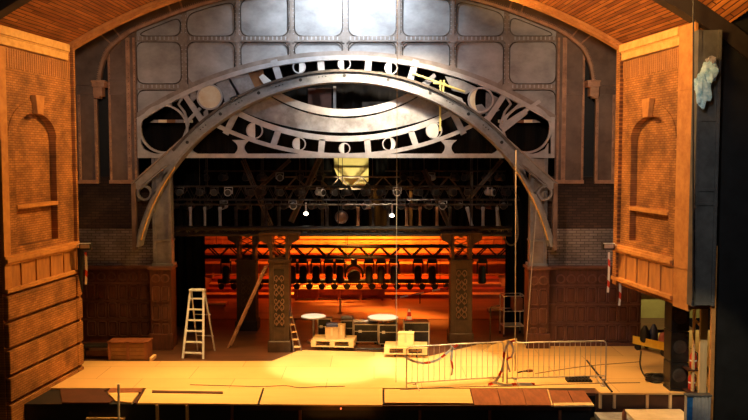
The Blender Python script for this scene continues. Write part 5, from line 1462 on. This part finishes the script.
# pine posts and shelf with fire extinguishers
YQ = 19.0
def post(px0,px1,py0,py1,Y,m,label,zb=None,nm='timber_post'):
    z0 = Z(py1,Y) if zb is None else zb
    return MB().chbox(X(px0,350,Y),X(px1,350,Y),Y,Y+0.08,z0,Z(py0,Y),0.006).build(nm, M[m], label=label, cat='post')
post(700,707.5,306,397,YQ,'pine','wide pale timber post under the slate pilaster',ZP-0.1)
post(693,695.2,308,370,YQ+0.3,'pine','thin pale timber post left of the wide one',ZP-0.1)
post(710.8,715,246,405,17.5,'stone_orange','thin orange plank standing beside the slate pilaster, against the dark',ZP-0.1,'upright_plank')
b = MB(); b.bar((X(695,325,YQ+.2),YQ+0.2,Z(322,YQ)),(X(701,325,YQ+.2),YQ+0.05,Z(329,YQ)),0.05,0.05); b.build('timber_brace', M['pine'], label='short diagonal brace between the two timber posts', cat='brace')
YE = 19.25
zs_ = Z(370,YE); r = empty('equipment_shelf',(X(695,370,YE),YE,ZP-0.1),0,'dark two-tier shelf holding the red extinguishers under the slate pilaster','shelf')
for zq in (zs_-0.03, Z(392,YE)-0.03): onr(r,'board',MB().box(-0.17,0.13,0.0,0.4,zq-ZP+0.1,zq-ZP+0.13),'board_dark')
for sx in (-0.17,0.10): onr(r,'side',MB().box(sx,sx+0.03,0.40,0.43,0,zs_-ZP+0.1),'board_dark')
def extinguisher(px_, zb, label):
    r = empty('fire_extinguisher',(X(px_,365,YE),YE+0.2,zb),0,label,'fire extinguisher')
    onr(r,'cylinder',MB().lathe([(0.07,0),(0.085,0.02),(0.085,0.30),(0.05,0.38),(0.025,0.40)],n=16),'red',smooth=True)
    onr(r,'label_band',MB().lathe([(0.0865,0.17),(0.0865,0.21)],n=16),'white_top',smooth=True)
    onr(r,'valve',MB().box(-0.02,0.02,-0.03,0.03,0.40,0.46),'black_metal'); onr(r,'lever',MB().bar((0,0,0.46),(-0.10,0,0.50),0.02,0.015),'black_metal')
    onr(r,'hose',MB().tube([(0.02,0,0.42),(0.10,0,0.36),(0.10,0,0.18)],0.012,n=6),'black')
extinguisher(696.5, zs_, 'red fire extinguisher on the upper shelf under the slate pilaster')
extinguisher(695.5, Z(392,YE), 'red fire extinguisher on the lower shelf under the slate pilaster')
# ribbed blue and grey bin at the bottom edge
YG = 17.3
r = empty('ribbed_crate',(X(699,400,YG),YG,ZP-0.3),0,'grey ribbed crate with a blue side at the bottom right, beside the dark','crate')
x0,x1 = X(687,400,YG)-r.location.x, X(711,400,YG)-r.location.x; h = Z(396.5,YG)-(ZP-0.3)
onr(r,'body',MB().box(x0,x1,0,0.14,0,h),'grey_rib')
for k in range(5):
    a = x0+0.13+(x1-x0-0.13)*k/5; onr(r,'rib',MB().box(a+0.02,a+0.065,-0.03,0,0,h),'grey_rib')
onr(r,'blue_panel',MB().box(x0,x0+0.12,-0.02,0,0,h-0.02),'blue'); onr(r,'rim',MB().box(x0-0.02,x1+0.02,-0.04,0.16,h-0.0,h+0.04),'slate',bevel=0.01)

# slate pilaster at the house end of the right wall
YI = 17.45
x0, x1 = X(694.0,190,YI), X(717,190,YI)
root = empty('slate_pilaster',((x0+x1)/2,YI,Z(306,YI)),label='dark slate blue pilaster at the near edge of the right brick wall',cat='pilaster')
z0,z1 = Z(306,YI), Z(30,YI)
tow(root, MB().box(x0,x1,YI,YI+0.25,z0,z1).build('shaft',M['slate']))
for a,b_ in ((x0,x0+0.07),(x1-0.07,x1)):
    f_ = MB(); f_.box(a,b_,YI-0.04,YI,z0,z1); z = z0+0.1
    while z < z1: f_.rivet((a+b_)/2,YI-0.04,z,0.02,0.015); z += 0.13
    tow(root, f_.build('riveted_edge',M['slate']))
for z in (z0+0.05, Z(204,YI), Z(190,YI), Z(120,YI)):
    tow(root, MB().box(x0,x1,YI-0.03,YI,z-0.03,z+0.03).build('joint_band',M['slate']))
# crumpled cloth bundle hanging in front of it
hp = at(708,80,17.15)
root = empty('hanging_cloth', tuple(hp), label='crumpled pale blue and white cloth bundle hanging high on the slate pilaster', cat='cloth')
def blob(name, c_, r_, m, seed):
    b = MB(); n=22; k_=16; rnd = random.Random(seed); ph = [rnd.uniform(0,6.28) for _ in range(6)]
    vs=[]; fs=[]
    for i in range(k_+1):
        th_=PI*i/k_
        for j in range(n):
            a=2*PI*j/n; q = 1+0.16*math.sin(3*a+ph[0]+2*th_)+0.12*math.sin(5*a+ph[1]-4*th_)+0.10*math.sin(7*th_+ph[2]+a)+0.07*math.sin(9*a+ph[3])
            vs.append((c_[0]+r_[0]*q*math.sin(th_)*math.cos(a), c_[1]+r_[1]*q*math.sin(th_)*math.sin(a), c_[2]+r_[2]*q*math.cos(th_)))
    for i in range(k_):
        for j in range(n):
            j2=(j+1)%n; fs.append((i*n+j,i*n+j2,(i+1)*n+j2,(i+1)*n+j))
    b.add(vs,fs); return b.build(name,M[m],root,smooth=True)
blob('upper_fold',(0.02,0,0.17),(0.17,0.11,0.22),'cloth_blue',1); blob('lower_fold',(-0.10,0,-0.20),(0.15,0.10,0.32),'cloth_blue',2); blob('side_fold',(-0.20,0.02,-0.10),(0.08,0.07,0.16),'cloth_blue',5); blob('knot',(0.06,0,0.40),(0.10,0.06,0.09),'plate_pale',3)
onr(root,'hook',MB().tube([(0.06,0,0.42),(0.14,0.02,0.47),(0.2,0.08,0.47),(0.2,0.30,0.47)],0.02,n=6),'white_top')

# floodlights with red and white straps on the corners of the side walls
def floodlight(px_,py_,Y,label,sgn,straps):
    p = at(px_,py_,Y); root = empty('floodlight', tuple(p), label=label, cat='floodlight')
    onr(root,'housing',MB().chbox(-0.16,0.16,-0.08,0.10,-0.09,0.09,0.02),'black_metal'); onr(root,'fins',MB().box(-0.12,0.12,-0.10,-0.08,-0.05,0.05),'galvanised')
    onr(root,'bracket',MB().bar((0,0,0),(-sgn*0.26,0.03,0.02),0.04,0.05),'galvanised')
    onr(root,'visor',MB().box(-0.15,0.15,-0.14,-0.08,0.07,0.09),'white_paint')
    for (a,b0,b1) in straps:
        x_ = X(a,b0,Y-0.08)
        tape([(x_,Y-0.08,Z(b0,Y)),(x_+0.01,Y-0.08,Z((b0+b1)/2,Y)),(x_-0.01,Y-0.08,Z(b1,Y))],'red and white tape strip hanging from the corner of the %s brick wall'%('left' if sgn>0 else 'right') if a<100 or a<615 else 'second red and white tape strip, under the edge of the right brick wall',0.06)
floodlight(86,246,21.35,'black floodlight clamped to the corner of the left brick wall',1,((85.5,252,284),))
floodlight(608,246,21.35,'black floodlight clamped to the corner of the right brick wall',-1,((609,252,292),(620,283,305)))
p = at(81.5,262,21.5); MB().tube([(p.x,21.4,Z(248,21.4)),(p.x+0.03,21.38,Z(262,21.4)),(p.x,21.4,Z(275,21.4)),(p.x+0.04,21.4,Z(292,21.4))],[0.07,0.09,0.06,0.02],n=8).build('hanging_cable', M['black'], label='bunch of dark cable hanging under the left floodlight', cat='cable', smooth=True)

# ropes and poles
def rope(x0,y0,x1,y1,Y,r_,m,label,name='hanging_rope',cat='rope'):
    return MB().cyl(at(x0,y0,Y),at(x1,y1,Y),r_,n=6).build(name,M[m],label=label,cat=cat,smooth=True)
rope(397.5,-20,396,388,20.4,0.007,'rope','thin rope hanging from above down to the deck, right of the middle')
rope(516,150,515,383,21.5,0.014,'rope','rope hanging down to the joint of the two barriers')
rope(537,200,526,346,24.0,0.014,'galvanised','slanting pale wire in front of the right wood pier')
rope(693.5,-30,693,300,17.2,0.018,'black','dark cable hanging down the near edge of the right brick wall',cat='cable')
p = fl(119,420,-0.3); rope(118.5,384,119,436,18.5,0.03,'white_top','pale upright pole standing at the front edge, bottom left','upright_pole','pole')

# yellow pole assembly clamped in the moon frame
root = empty('yellow_boom', tuple(at(440,84,24.1)), label='pale yellow scaffold boom clamped in the right of the moon phase frame', cat='pole')
for a,b_,r_,nm in (((412,73),(465,92),0.035,'cross_tube'),((440.5,80),(440,131),0.03,'upright_tube'),((444,80),(443,92),0.03,'short_tube'),((433,83),(446,84),0.03,'clamp_tube')):
    tow(root, MB().cyl(at(*a,24.1),at(*b_,24.1),r_,n=8).build(nm,M['yellow_pole'],smooth=True))
tow(root, MB().chbox(at(437,0,24.1).x,at(446,0,24.1).x,24.04,24.16,Z(96,24.1),Z(92,24.1),0.01).build('clamp',M['white_paint']))
# wall lamp row glint in the dark on the far right
